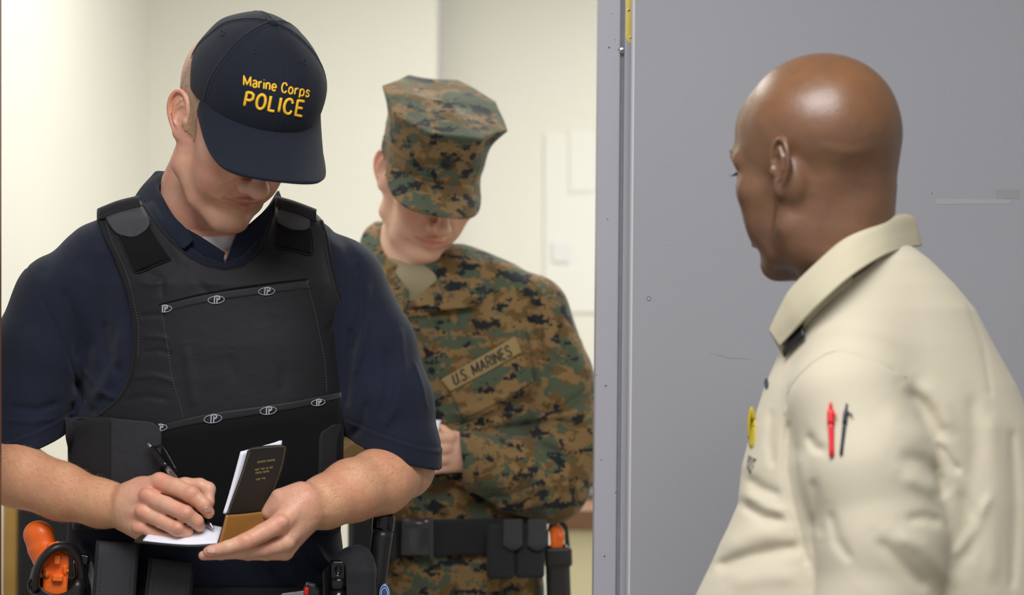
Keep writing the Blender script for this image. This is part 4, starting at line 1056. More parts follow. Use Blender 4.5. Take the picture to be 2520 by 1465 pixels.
# gold lines of print, upside down on the cover
for (a, b_, s) in (((633, 1139), (677, 1133), 'NOTEBOOK NOTES'), ((627, 1157), (672, 1150), 'FIELD NOTES AND'), ((629, 1165), (664, 1160), 'POCKET SIZE'), ((630, 1181), (654, 1177), 'NOTE PAD')): pass
def printline(a, b_, h, n, gaps):
    parts = []; L = np.array(a, float); R_ = np.array(b_, float)
    for i in range(n):
        if i in gaps: continue
        t0, t1 = i / n, (i + .72) / n
        for (ya, yb, xa, xb) in (((0, 1, t0, t0 + .2 / n), (0, .25, t0, t1)) if i % 3 == 0 else ((0, 1, t0, t0 + .2 / n), (.7, 1, t0, t1), (0, 1, t1 - .2 / n, t1)) if i % 3 == 1 else ((0, 1, (t0 + t1) / 2 - .1 / n, (t0 + t1) / 2 + .1 / n), (0, .25, t0, t1))):
            q = []
            for t, y in ((xa, ya), (xb, ya), (xb, yb), (xa, yb)):
                p = L + (R_ - L) * t; q.append((p[0] + (1 - y) * .6, p[1] + y * h, 0))
            parts.append((cs.lift(q, 3.3), [(0, 1, 2, 3)]))
    V, F = multi(parts); mesh_obj('gold_print', world(V, D1), F, M['goldp'], cv, smooth=False)
printline((633, 1136), (677, 1130), 4.4, 18, (9,)); printline((627, 1155), (672, 1148), 4.4, 15, (4, 8, 11)); printline((629, 1163), (662, 1158), 4.2, 11, (5,)); printline((630, 1179), (653, 1175), 4, 8, (4,))
# handwriting
ps = Surf([(grid_sheet(pg, 24, 12).reshape(-1, 3), gridF(12, 24))])
parts = []
for (x, y, w, n) in ((518, 1314, 10, 3), (530, 1308, 9, 3), (527, 1321, 14, 4), (527, 1302, 4, 1)):
    pts = [(x + w * t, y - 2 * t + 2.4 * math.sin(t * n * 6.3 + x), 0) for t in np.linspace(0, 1, 8 * n)]
    parts.append(tubeVF(ps.lift(pts, 4.2), .5, 4))
V, F = multi(parts); mesh_obj('handwriting', world(V, D1), F, M['ink'], NB)

# ballpoint pen
a, b_ = np.array([367, 1095, 232.]), np.array([526, 1303, 356.])
PN = empty('pen', wp((526, 1303, 356)), 'black ballpoint pen with clear barrel held in the writing hand', 'pen')
ax = b_ - a; at = lambda t: a + ax * t
tube('barrel', [at(.28), at(.6), at(.86)], [8.2, 8.6, 8.2], D1, M['clear'], PN, 16, 12)
tube('cap_end', [at(.035), at(.06), at(.28)], [6.5, 8.3, 8.8], D1, M['gloss'], PN, 16, 10)
tube('button', [at(-.02), at(.035)], [4.4, 4.6], D1, M['steel'], PN, 12, 4)
tube('grip', [at(.80), at(.93)], [8.6, 7.4], D1, M['gloss'], PN, 16, 6)
tube('tip', [at(.93), at(.975), at(1.0)], [6.6, 3.4, 1.3], D1, M['steel'], PN, 12, 8)
cl = np.array([10, -7, 6.])
tube('clip', [at(.05) + cl * .6, at(.07) + cl * 1.7, at(.12) + cl * 1.9, at(.36) + cl * 1.2], [3.2, 3.6, 3.4, 2.4], D1, M['gloss'], PN, 8, 16)
tube('ink_refill', [at(.28), at(.84)], 2.6, D1, M['rust'] if 'rust' in M else M['ink'], PN, 8, 4)

def sdf_obj(name, s, lo, hi, h, D, m, parent, label=None, cat=None):
    V, Q = nets(s, lo, hi, h, name=name); o = mesh_obj(name, world(V, D), flipfix(Q), m, parent); return o, Surf([(V, Q)])
def rbox(c, hs, r, ang=0, axis='Z'):
    c = np.array(c, f32); hs = np.array(hs, f32) - r; A_ = np.array(Matrix.Rotation(math.radians(ang), 3, axis), f32)
    return lambda p: (lambda q: (np.sqrt((np.maximum(q, 0) ** 2).sum(1)) + np.minimum(q.max(1), 0) - r))(np.abs((p - c) @ A_) - hs).astype(f32)
# duty belt round the waist (just under the view, its upper edge shows)
s = S(); s.loft([(1428, 148, 872, -196, 184), (1530, 140, 880, -204, 188)], 0); s.fn(lambda p: (np.abs(p[:, 1] - 1486) - 42).astype(f32), 4, 'max')
i_ = S(); i_.loft([(1380, 156, 864, -188, 176), (1580, 148, 872, -196, 180)], 0); s.fn(lambda p: -i_(p), 2, 'max')
sdf_obj('duty_belt', s, (110, 1430, -240), (910, 1540, 230), 6, D1, M['nylon'], P1)

# double pouches on the belt
def pouch(name, label, c, half, ang, top, col, flapr=26):
    E_ = empty(name, wp((c[0], c[1] + half[1], c[2])), label, 'pouch', 'black nylon belt pouches')
    ca, sa = math.cos(math.radians(ang)), math.sin(math.radians(ang))
    s = S(); s.fn(rbox(c, half, 16, ang), 0)
    sdf_obj('pouch_body', s, [c[i] - max(half[0], half[1]) - 40 if i < 2 else c[i] - half[2] - 10 for i in range(3)], [c[i] + max(half[0], half[1]) + 40 if i < 2 else c[i] + half[2] + 10 for i in range(3)], 4, D1, col, E_)
    # flap that wraps over the top and hangs down the front
    L = lambda x, y, w: (c[0] + x * ca - y * sa, c[1] + x * sa + y * ca, w)
    hx, hy, hz = half; w0 = c[2] + hz
    rows = []
    for y, w in ((-hy + 6, c[2] - hz - 2), (-hy - 5, c[2] - hz * .5), (-hy - 9, c[2]), (-hy - 4, c[2] + hz * .75), (-hy + 14, w0 + 5), (-hy + 60, w0 + 8), (-hy + 130, w0 + 9), (hy * .9, w0 + 8)):
        rows.append([L(x, y, w) for x in (-hx - 3, -hx * .5, 0, hx * .5, hx + 3)])
    fl = sheet('flap', rows, D1, col, E_, .003, 20, 40)
    for sx in (-1, 1):
        pts = [np.array(L(sx * (hx + 1), y, w)) for y, w in ((-hy - 9, c[2]), (-hy - 3, c[2] + hz * .8), (-hy + 16, w0 + 6), (-hy + 60, w0 + 9), (-hy + 130, w0 + 10), (hy * .9, w0 + 9))]
        tube('binding', pts, 4.5, D1, M['elastic'], fl, 8, 30)
        pts = [np.array(L(sx * (hx - 11), y, w)) for y, w in ((-hy - 3, c[2] + hz * .8), (-hy + 16, w0 + 7), (-hy + 60, w0 + 11), (-hy + 130, w0 + 12), (hy * .9, w0 + 11))]
        c_ = cr1(pts, 60); V, F = multi([tubeVF(c_[i:i + 2], .7, 4) for i in range(0, 58, 2)]); mesh_obj('stitching', world(V, D1), F, M['bind'], fl)
    return E_
M['pn'] = cloth('pouch_weave', '38383b', 1300, 1.0, rough=.7, sheen=.05)
pouch('belt_pouch', 'black pouch with bound flap under the writing hand, nearest the holster', (284, 1452, 176), (48, 108, 40), 4, 0, M['pn'])
pouch('belt_pouch', 'black pouch with bound flap below the notebook, right of the other flap pouch', (413, 1490, 205), (52, 100, 34), 7, 0, M['pn'])

# holster with the orange training pistol
HO = empty('holster', wp((150, 1640, 120)), 'black plastic holster with a hoop hood on the left belt side', 'holster')
s = S(); s.fn(rbox((150, 1545, 120), (62, 130, 46), 26, 3), 0)
s.chain([(205, 1400, 110, 14), (212, 1440, 110, 18), (208, 1500, 110, 22)], 10); s.chain([(96, 1400, 130, 12), (94, 1440, 130, 20)], 10)
s.fn(rbox((150, 1450, 128), (50, 66, 26), 18, 3), 6, 'sub')
s.ell((146, 1418, 165), (46, 40, 60), 5, sub=True)
sdf_obj('holster_shell', s, (70, 1370, 50), (240, 1690, 200), 3.2, D1, M['black'], HO)
hp_ = [(92, 1452, 158), (94, 1410, 168), (110, 1372, 172), (142, 1344, 168), (176, 1344, 150), (198, 1364, 136), (208, 1400, 126), (210, 1440, 120)]
rows = [[(x + dx * .0 + (cx - x) * k, y + (1400 - y) * k, w + dw) for (x, y, w) in hp_] for k, dw, cx, dx in ((-.06, -26, 150, 0), (-.12, -10, 150, 0), (-.10, 8, 150, 0), (.0, 18, 150, 0), (.10, 17, 150, 0), (.17, 8, 150, 0))]
sheet('hood', rows, D1, M['black'], HO, .0035, 50, 10)
V, F = tubeVF([(84 + 7 * math.cos(a), 1436 + 13 * math.sin(a), 176) for a in np.linspace(0, 6.283, 24)], 3, 6, caps=False); mesh_obj('rivet_ring', world(V, D1), F, M['gloss'], HO)
s = S(); s.ell((84, 1436, 172), (6, 11, 6), 1); sdf_obj('rivet', s, (70, 1420, 160), (98, 1452, 184), 1.6, D1, M['black'], HO)
s = S(); s.fn(rbox((208, 1374, 128), (18, 14, 16), 7, 10), 0); s.chain([(196, 1384, 124, 9), (202, 1440, 124, 10), (198, 1480, 122, 10)], 6); s.ell((205, 1425, 132), (10, 16, 10), 5)
sdf_obj('release_lever', s, (170, 1345, 95), (240, 1500, 160), 2.4, D1, M['gloss'], HO)
PI = empty('pistol', wp((140, 1560, 120)), 'bright orange training pistol standing in the hooped black holster', 'pistol')
s = S(); s.chain([(104, 1318, 96, 36), (110, 1346, 100, 36), (121, 1376, 106, 33), (136, 1408, 112, 26)], 0, kk=2)
s.ell((100, 1312, 100), (35, 32, 30), 10)
s.dent([(70, 1300, 118), (84, 1345, 128), (100, 1390, 132)], 1.6, 1.4); s.dent([(120, 1288, 120), (134, 1318, 126), (138, 1340, 126)], 1.6, 1.2)
sdf_obj('grip', s, (50, 1262, 40), (170, 1420, 160), 2.4, D1, M['orange'], PI)
s = S(); s.fn(rbox((142, 1440, 122), (31, 82, 20), 9, 4), 0); s.ell((142, 1372, 130), (26, 28, 20), 8)
s.fn(rbox((140, 1341, 148), (17, 10, 20), 7, -12), 4)
s.fn(rbox((147, 1374, 150), (8, 12, 8), 2.5, 3), 1); s.fn(rbox((148, 1420, 148), (13, 8, 9), 2.5, 3), 1)
s.ell((122, 1410, 144), (8, 10, 8), 2); s.ell((119, 1398, 142), (7, 6, 7), 2); s.ell((166, 1402, 140), (6, 12, 8), 3); s.ell((172, 1402, 140), (5, 4, 5), 2)
s.dent([(126, 1390, 148), (146, 1404, 152), (166, 1392, 148)], 3, -3); s.dent([(128, 1380, 148), (130, 1360, 148), (142, 1352, 152)], 2, 1.5)
s.dent([(118, 1432, 144), (170, 1436, 144)], 2, 1.5)
sdf_obj('slide', s, (95, 1315, 85), (190, 1540, 175), 2.0, D1, M['orange'], PI)
# grey clip between holster and pouch
s = S(); s.fn(rbox((228, 1440, 120), (14, 60, 8), 6, 8), 0); o, _ = sdf_obj('belt_clip', s, (190, 1360, 100), (262, 1520, 140), 3, D1, mat('grey_plastic', '7c7a72', .5), None)
tag(o, 'grey plastic belt clip between the holster and the pouch', 'belt clip')

# right side: spray pouch, torch, small things
SPH = empty('spray_holder', wp((860, 1600, 170)), 'black cloth holder with rounded hood holding a spray can', 'holder')
s = S(); s.fn(rbox((862, 1520, 175), (66, 130, 38), 26, -2), 0); s.ell((866, 1400, 172), (60, 52, 40), 14); s.ell((880, 1372, 165), (34, 30, 30), 14)
s.fn(rbox((826, 1470, 205), (27, 88, 52), 20, -2), 4, 'sub')
s.dent([(790, 1470, 205), (800, 1400, 208), (822, 1370, 208), (852, 1372, 208), (866, 1396, 208), (868, 1465, 208)], 3, -3)
s.dent([(880, 1420, 214), (884, 1480, 214)], 1.5, 1)
sdf_obj('holder_body', s, (780, 1325, 110), (950, 1680, 240), 3.2, D1, M['nylon'], SPH)
SC_ = empty('spray_can', wp((832, 1600, 190)), 'gloss black spray can seated in the hooded black holder', 'spray can')
tube('can', [(832, 1590, 188), (832, 1452, 188)], 22, D1, M['gloss'], SC_, 24, 6)
tube('collar', [(832, 1450, 188), (832, 1430, 188), (832, 1424, 188)], [24, 24, 20], D1, M['gloss'], SC_, 24, 6)
s = S(); s.fn(rbox((832, 1404, 188), (19, 24, 18), 7), 0); s.ell((833, 1404, 208), (9, 13, 8), 2, sub=True); sdf_obj('nozzle', s, (805, 1375, 160), (860, 1435, 215), 2, D1, M['gloss'], SC_)
TO = empty('torch', wp((925, 1620, 120)), 'tall black torch standing behind the hooded spray holder', 'torch')
tube('barrel', [(905, 1620, 120), (930, 1400, 120), (942, 1308, 120)], [24, 25, 26], D1, M['black'], TO, 32, 12)
tube('head', [(942, 1306, 120), (945, 1276, 120), (945.5, 1270, 120)], [27, 27.5, 25.5], D1, M['gloss'], TO, 32, 8)
V, F = tubeVF([(945.5 + 22 * math.cos(a), 1270 + 4 * math.sin(a), 120 + 22 * math.sin(a)) for a in np.linspace(0, 6.283, 40)], 3, 8, caps=False); mesh_obj('bezel', world(V, D1), F, M['gloss'], TO)
V = np.array([(945.5 + 20 * math.cos(a), 1269.5 + 3.4 * math.sin(a), 120 + 20 * math.sin(a)) for a in np.linspace(0, 6.283, 30)[:-1]]); mesh_obj('lens', world(V, D1), [tuple(range(29))], M['lens'], TO, smooth=False)
KY = empty('small_tool', wp((754, 1500, 215)), 'red capped small tool in a black sheath at the front of the belt', 'tool')
s = S(); s.fn(rbox((750, 1478, 205), (16, 46, 12), 8, 20), 0); s.ell((772, 1462, 205), (16, 20, 12), 5); sdf_obj('sheath', s, (710, 1420, 180), (800, 1535, 230), 2.6, D1, M['black'], KY)
tube('red_cap', [(753, 1466, 219), (754, 1446, 219)], 6.5, D1, M['red'], KY, 14, 4); tube('pin', [(754, 1446, 219), (755, 1434, 219)], 1.6, D1, M['steel'], KY, 8, 4)
BU = tag(empty('buckle_clip', wp((720, 1480, 214))), 'steel belt buckle edge at the front of the belt beside the red cap', 'buckle')
s = S(); s.fn(rbox((725, 1466, 214), (34, 10, 6), 3, -8), 0); sdf_obj('clip_plate', s, (680, 1440, 200), (770, 1490, 228), 2, D1, M['steel'], BU)
BB = empty('round_badge', wp((948, 1490, 150)), 'small round blue badge hanging beside the black torch', 'badge')
s = S(); s.ell((946, 1462, 150), (14, 26, 6), 1); sdf_obj('badge', s, (925, 1430, 138), (970, 1495, 162), 1.8, D1, M['blue'], BB)
for k in (.55, .8):
    V, F = tubeVF([(946 + 14 * k * math.cos(a), 1462 + 26 * k * math.sin(a), 156) for a in np.linspace(0, 6.283, 24)], .8, 5, caps=False); mesh_obj('ring', world(V, D1), F, M['white'], BB)

for o_ in (HO, PI): o_.location.y -= .015
for o_ in C.objects:
    if o_.name.startswith('belt_pouch'): o_.location.y -= .006
# ------------------------------------------------------------------ the person in camouflage
P2 = empty('person', (X(1090, D2), D2, 0), 'person in digital camouflage uniform and eight cornered cap looking down behind the officer', 'person')
HP2 = Pose(25, 14, 8, 1.53, 1046, 428, 60)
HF2 = Pose(24, 22, 8, 1.57, 1058, 434, 55)
H2 = head_sdf(jaw=.95, cheek=1.15, lips=1.12, nose=1.05, brow=.8, ndy=-2, nfz=2, cran=(71, 72, 92), fh=.8)
b2 = S(); b2.fn(HF2.wrap(H2))
b2.chain([(1045, 470, 15, 62), (1015, 580, 0, 78), (1008, 700, -10, 92)], 24)
b2.chain([(980, 500, 40, 18), (1010, 640, 60, 16)], 20)
hV2, hQ2 = nets(b2, (880, 250, -150), (1200, 720, 260), 2.8, name='head2')
t2 = face_tint(HF2.inv(hV2), lip=(.84, .60, .64), nosered=(1.0, .82, .80))
A2 = S()
A2.chain([(1340, 1170, 60, 50), (1250, 1150, 130, 46), (1160, 1128, 190, 42)], 0)
A2.ell((1115, 1112, 208), (44, 52, 30), 16)
for pts in ([(1105, 1080, 225, 19), (1075, 1078, 248, 16), (1050, 1092, 250, 14)], [(1098, 1104, 230, 18), (1066, 1106, 254, 16), (1040, 1112, 250, 14)],
            [(1095, 1130, 225, 17), (1066, 1132, 246, 15), (1044, 1134, 240, 13)], [(1098, 1150, 212, 15), (1072, 1154, 228, 13), (1052, 1154, 222, 12)],
            [(1112, 1082, 200, 18), (1088, 1060, 196, 14), (1066, 1052, 200, 12)]): A2.chain(pts, 6, kk=4)
aV2, aQ2 = nets(A2, (1015, 1020, 0), (1400, 1230, 290), 3.2, name='hand2')
A3 = S()
A3.chain([(830, 1170, 60, 50), (900, 1150, 120, 42), (955, 1130, 160, 36)], 0); A3.ell((975, 1122, 175), (36, 40, 26), 14)
for pts in ([(985, 1092, 190, 15), (1012, 1085, 215, 13), (1020, 1100, 222, 11)], [(995, 1108, 190, 15), (1022, 1106, 212, 13), (1028, 1118, 216, 11)], [(995, 1126, 188, 14), (1020, 1126, 205, 12), (1026, 1136, 208, 11)],
            [(990, 1143, 182, 13), (1012, 1144, 196, 11), (1016, 1152, 198, 10)], [(980, 1090, 165, 15), (1002, 1068, 178, 13), (1016, 1070, 198, 11)]): A3.chain(pts, 6, kk=4)
aV3, aQ3 = nets(A3, (770, 1040, 0), (1050, 1240, 260), 4, name='hand3')
K2 = S(); K2.loft([(700, 920, 1250, -100, 60), (800, 870, 1300, -120, 110), (1300, 900, 1290, -110, 100), (1420, 900, 1300, -110, 100)])
K2.chain([(1240, 750, 0, 60), (1330, 900, 20, 55), (1360, 1160, 55, 52)], 15); K2.chain([(900, 770, 0, 60), (820, 950, 20, 55), (820, 1160, 55, 52)], 15)
K2.chain([(980, 1400, 0, 90), (985, 2000, 0, 70), (985, 2740, 0, 45)], 20); K2.chain([(1210, 1400, 0, 90), (1210, 2000, 0, 70), (1210, 2740, 0, 45)], 20)
kV2, kQ2 = nets(K2, (740, 640, -180), (1440, 2800, 180), 13, name='core2')
V, Q = join([(hV2, hQ2), (aV2, aQ2), (aV3, aQ3), (kV2, kQ2)])
mesh_obj('body', world(V, D2), flipfix(Q), M['skin2'], P2, tint=np.concatenate([t2, np.ones((len(V) - len(t2), 3), f32)]))
def hreg2(q):
    x, y, z = q[:, 0], q[:, 1], q[:, 2]
    low = np.where(z > 2, -8 - y, np.where(z < -28, -30 - y, 12 - y))
    return np.maximum(np.maximum(low, z - 22), y - 75).astype(f32)
hs2 = hair_shell(head_sdf(jaw=.93, ears=False), hreg2, 3.5)
V, Q = nets(HF2.wrap(hs2), (880, 240, -170), (1210, 560, 200), 3.2, name='hair2'); mesh_obj('hair', world(V, D2), flipfix(Q), M['hair2'], P2)

# eight cornered cap
def oct_(phi): 
    a = (phi + math.pi / 8) % (math.pi / 4) - math.pi / 8
    return 1 / max(math.cos(a), .1) * math.cos(math.pi / 8) 
def cov(phi, a, b_, y, o, dy=0):
    k = (1 - o) + o * oct_(phi) * 1.06
    return (a * k * math.sin(phi), y + dy, 2 + b_ * k * math.cos(phi))
NPH = 96; ph = np.linspace(-math.pi, math.pi, NPH, endpoint=False)
prof = [(26, 84, 103, 0), (34, 84.5, 103.5, 0), (36, 84, 103, 0), (60, 85, 105, .1), (62, 86, 106, .1), (64, 85.5, 105, .1), (85, 88, 109, .35), (104, 93, 114, .75), (118, 99, 119, 1), (121, 100, 120, 1), (123, 98, 118, 1), (124, 90, 108, 1), (127, 60, 72, .8), (129, 30, 36, .5), (130, 2, 2.5, 0)]
rows = []
for y, a, b_, o in prof:
    rows.append([np.array(cov(p, a, b_, y, o)) + np.array([2.2 * math.sin(p * 5 + y * .06) * min(1, max(0, (y - 40) / 50)), 3.0 * math.sin(p * 3 + 1) * (y > 90) + 5 * (y > 90) * math.cos(p), 1.5 * math.cos(p * 6 + y * .05) * (y > 60)]) for p in ph])
G = np.array(rows) * (.97, 1, 1) + (4, 0, 0); G2 = np.stack([cr1(G[:, i], 70) for i in range(NPH)], 1)
Gp = HP2.px(G2.reshape(-1, 3))
cap2 = mesh_obj('cap', world(Gp, D2), gridF(70, NPH, True), M['camo'], P2)
m_ = cap2.modifiers.new('thickness', 'SOLIDIFY'); m_.thickness = .0015; m_.offset = 0
def brim2(s, t, th=0):
    phi = s * math.radians(66); r0 = np.array([85 * math.sin(phi), 33 - 2 * abs(s), 2 + 104.5 * math.cos(phi)])
    L = 64 * (1 - abs(s) ** 4.5) ** .5 if abs(s) < 1 else 0
    p = r0 + np.array([.04 * s, 0, 1.]) * L * t
    p[1] += -24 * t * (L / 64) - 12 * (p[0] / 85) ** 2 * min(1, t * 1.3) + th
    return p
G = np.array([[brim2(s, t) for s in np.sin(np.linspace(-1, 1, 51) * math.pi / 2)] for t in np.linspace(-.05, 1, 18)])
sheet('brim', None, D2, M['camo'], cap2, .003, G=HP2.px(G.reshape(-1, 3)).reshape(18, 51, 3))
rim = [HP2.px(brim2(s, 1.0, .2))[0] for s in np.linspace(-.97, .97, 80)]
tube('brim_binding', rim, 2.6, D2, M['camo'], cap2, 8)
bnd = [HP2.px(cov(p, 86.4, 105.6, 60, .1))[0] for p in np.linspace(-1.5, 1.5, 60)]
tube('seam', bnd, 1.3, D2, M['camo'], cap2, 6)
# dark emblem pressed on the cap front
e0 = [HP2.px(cov(p, 89, 111, y, .45))[0] for p, y in ((-.1, 88), (.1, 88), (.1, 70), (-.1, 70))]
s = S(); s.ell((0, 79, 113.0), (10.5, 9.5, 2.4), 1); s.ell((0, 90, 114), (5.5, 3.6, 2), 2); s.chain([(-9, 74, 113, 2), (9, 85, 113.5, 2)], 1)
V, Q = nets(s, (-15, 66, 106), (15, 97, 120), .9, name='emblem'); mesh_obj('emblem', world(HP2.px(V), D2), Q, M['black'], cap2)

# blouse
TR2 = [(600, 930, 1150, -80, 40), (650, 880, 1260, -110, 90), (720, 850, 1330, -130, 120), (820, 835, 1345, -140, 140), (980, 842, 1340, -140, 145), (1120, 855, 1325, -140, 140), (1240, 870, 1315, -135, 135), (1330, 880, 1320, -135, 130), (1400, 880, 1325, -140, 130)]
def blouse_core(s):
    s.loft(TR2, 8)
    s.chain([(1060, 700, -20, 70), (1180, 722, -12, 84), (1298, 772, -5, 94)], 40); s.chain([(1000, 690, -20, 66), (930, 715, -12, 80), (860, 770, -5, 90)], 40)
    return s
BL = blouse_core(S())
BL.chain([(1305, 778, 0, 98), (1362, 930, 25, 94), (1388, 1080, 50, 98), (1352, 1190, 75, 100)], 22, kk=24)
BL.chain([(1352, 1190, 75, 98), (1250, 1160, 140, 84), (1165, 1135, 190, 70), (1135, 1128, 210, 66)], 7, kk=20)
BL.chain([(855, 778, 0, 92), (800, 930, 25, 88), (800, 1080, 50, 88), (830, 1170, 75, 86)], 22, kk=24)
BL.chain([(830, 1170, 75, 80), (900, 1150, 130, 68), (940, 1140, 155, 56)], 20, kk=20)
BL.cut((1136, 1130, 205), (-1, -.08, .35), 3) if False else None
BL.fn(lambda p: np.where((p[:, 2] > 165), (1137 - p[:, 0] - .10 * (1130 - p[:, 1])) * .9, -60).astype(f32), 3, 'max')
BL.chain([(1180, 1135, 180, 54), (1110, 1125, 215, 54)], 3, sub=True)
g_ = lambda pts, w, d, w0=-60: BL.fold(pts, w, d * 1.5, w0)
g_([(1310, 690), (1330, 800), (1335, 900)], 6, 5); g_([(1290, 760), (1330, 860), (1390, 900), (1412, 850)], 12, 6); g_([(1340, 910), (1400, 880), (1430, 840)], 10, -6)
g_([(1320, 1010), (1390, 1000), (1450, 960)], 12, 8); g_([(1310, 1035), (1360, 1030), (1430, 1010)], 10, -8); g_([(1200, 1060), (1290, 1050), (1360, 1035), (1420, 1050)], 12, 10); g_([(1240, 1100), (1330, 1080), (1420, 1110)], 14, -7)
g_([(1160, 1080), (1172, 1130), (1168, 1200)], 6, 4); g_([(1190, 1215), (1250, 1220), (1330, 1180)], 12, 9); g_([(1210, 1250), (1280, 1260), (1340, 1230)], 12, -7); g_([(1340, 1160), (1380, 1230), (1350, 1280)], 12, 6); g_([(1250, 1150), (1310, 1190), (1330, 1260)], 12, -5)
g_([(1090, 770), (1070, 860), (1080, 940)], 10, -5); g_([(1115, 770), (1125, 850)], 12, 4); g_([(1150, 800), (1165, 860)], 10, -4); g_([(1060, 780), (1045, 900), (1060, 1000)], 12, 4); g_([(1110, 1050), (1190, 1040), (1270, 1000), (1320, 960)], 12, 6); g_([(1100, 1020), (1200, 1010), (1290, 960)], 10, -4)
g_([(1290, 800), (1305, 900), (1320, 960)], 8, 6); g_([(990, 1210), (1000, 1260)], 10, 4); g_([(1120, 1190), (1130, 1270)], 12, -5)
V, Q = nets(BL, (700, 560, -230), (1480, 1410, 300), 4.6, name='blouse'); blouse = mesh_obj('blouse', world(V, D2), flipfix(Q), M['camo'], P2)
bS = Surf([(V, Q)])
ts = S(); ts.chain([(1012, 660, 0, 88), (1020, 760, 10, 110)], 0); ts.ell((1030, 710, 60), (80, 62, 62), 20); ts.fn(lambda p: (640 + (p[:, 0] - 1010) ** 2 * -.0012 - p[:, 1] + 22 * np.exp(-((p[:, 0] - 1030) / 60) ** 2) - 10).astype(f32), 3, 'max')
V, Q = nets(ts, (890, 580, -110), (1150, 800, 150), 4, name='tee2'); mesh_obj('undershirt', world(V, D2), flipfix(Q), M['tan_tee'], P2)
sheet('collar', [[(1108, 622, -10), (1104, 640, 50), (1080, 680, 96), (1042, 722, 128), (1006, 752, 142)], [(1136, 612, -30), (1140, 650, 60), (1120, 700, 118), (1080, 735, 140), (1040, 756, 150)], [(1178, 625, -40), (1190, 670, 66), (1176, 722, 132), (1130, 750, 152), (1080, 760, 158)], [(1190, 650, -40), (1200, 690, 80), (1178, 746, 142), (1120, 760, 156), (1004, 768, 156)]], D2, M['camo'], blouse, .003, 30, 16)
sheet('collar', [[(948, 546, -80), (938, 566, -30), (940, 610, 34), (966, 660, 84), (1006, 716, 128)], [(918, 552, -90), (900, 572, -40), (908, 630, 40), (940, 690, 96), (1000, 752, 142)], [(900, 600, -90), (880, 620, -30), (890, 680, 60), (930, 730, 110), (985, 775, 150)]], D2, M['camo'], blouse, .003, 30, 14)
tube('placket_edge', bS.lift([(1000, 770, 0), (996, 860, 0), (1000, 960, 0), (1004, 1060, 0), (1010, 1160, 0), (1014, 1270, 0)], 1), 2.2, D2, M['camo'], blouse, 6, 30)
NT = mat('name_tape_cloth', '8f7c54', .9, bmp=.4, bscale=900); M['nt'] = NT
patch('name_tape', [[(1084, 935), (1176, 882), (1268, 828)], [(1096, 950), (1186, 899), (1276, 848)], [(1108, 965), (1198, 917), (1284, 868)]], bS, D2, NT, blouse, off=5, th=.0015, nu=30, nv=8)
strokes('lettering', 'U.S. MARINES', [(1113, 923), (1250, 850), (1260, 875), (1120, 948)], bS, D2, M['black'], blouse, r=2.3, gap=.28, lift=6.3, flat=.4)
patch('pocket_flap', [[(1110, 966), (1196, 920), (1286, 870)], [(1124, 1000), (1214, 956), (1304, 905)], [(1140, 1034), (1190, 1012), (1236, 985)] if False else [(1138, 1034), (1230, 988), (1316, 938)]], bS, D2, M['camo'], blouse, off=3.5, th=.002, nu=30, nv=14)
tube('flap_edge', bS.lift([(1112, 968, 0), (1125, 1002, 0), (1138, 1036, 0), (1230, 990, 0), (1318, 940, 0), (1304, 905, 0)], 4), 1.6, D2, M['camo'], blouse, 6, 50)
for pts in ([(1290, 690), (1312, 760), (1326, 850), (1322, 930), (1310, 980)],): tube('shoulder_seam', bS.lift(pts2 := [(a, b_, 0) for a, b_ in pts], 1), 1.5, D2, M['camo'], blouse, 6, 40)
tube('cuff_edge', [(1139 + 3 * math.cos(a), 1130 + 64 * math.sin(a), 198 + 62 * math.cos(a)) for a in np.linspace(0, 6.283, 50)], 3, D2, M['camo'], blouse, 6)
# trousers, belt, boots
T2 = S(); T2.loft([(1330, 872, 1328, -140, 132), (1450, 866, 1340, -150, 140), (1620, 872, 1336, -155, 140)], 10)
T2.chain([(990, 1600, 0, 118), (985, 2100, 0, 95), (980, 2740, 0, 80)], 40); T2.chain([(1210, 1600, 0, 118), (1215, 2100, 0, 95), (1220, 2740, 0, 80)], 40)
T2.fold([(1130, 1370), (1130, 1500)], 6, 4); T2.fold([(1010, 1380), (1040, 1440), (1110, 1470)], 10, -5); T2.fold([(1150, 1400), (1230, 1430), (1300, 1420)], 10, -4); T2.fold([(1210, 1400), (1200, 1480)], 8, 4)
V, Q = nets(T2, (820, 1320, -190), (1380, 2840, 190), 9, name='trousers2'); mesh_obj('trousers', world(V, D2), flipfix(Q), M['camo'], P2)
fl2 = 732.5 + CAMZ * FPX / D2
boots(P2, D2, (985, 1215), 0, fl2 - 3, cloth('tan_suede', '7c6a4c', 900, .6))
def ringbelt(name, tr, v0, v1, th, D, m, parent, slope=0.0, h=5):
    s = S(); s.loft([(v0 - 60,) + tr, (v1 + 60,) + tr], 0); s.fn(lambda p: np.full(len(p), -th, f32), 0, 'disp')
    s.fn(lambda p: (np.abs(p[:, 1] - (v0 + v1) / 2 - slope * (p[:, 0] - 1100)) - (v1 - v0) / 2).astype(f32), 4, 'max')
    i_ = S(); i_.loft([(v0 - 90,) + tr, (v1 + 90,) + tr], 0); s.fn(lambda p: -i_(p), 1, 'max')
    V, Q = nets(s, (tr[0] - 30, v0 - 40, tr[2] - 30), (tr[1] + 30, v1 + 40, tr[3] + 30), h, name=name)
    return mesh_obj(name, world(V, D), flipfix(Q), m, parent), Surf([(V, Q)])
bel, belS = ringbelt('duty_belt', (868, 1335, -146, 142), 1278, 1368, 12, D2, M['nylon'], P2, -.02)
s = S(); s.fn(rbox((1024, 1322, 160), (38, 46, 12), 7, 2), 0); s.ell((1030, 1322, 176), (20, 34, 5), 4, sub=True); s.fn(rbox((1062, 1326, 162), (5, 52, 14), 3, 0), 1); s.ell((1026, 1290, 170), (26, 8, 8), 4)
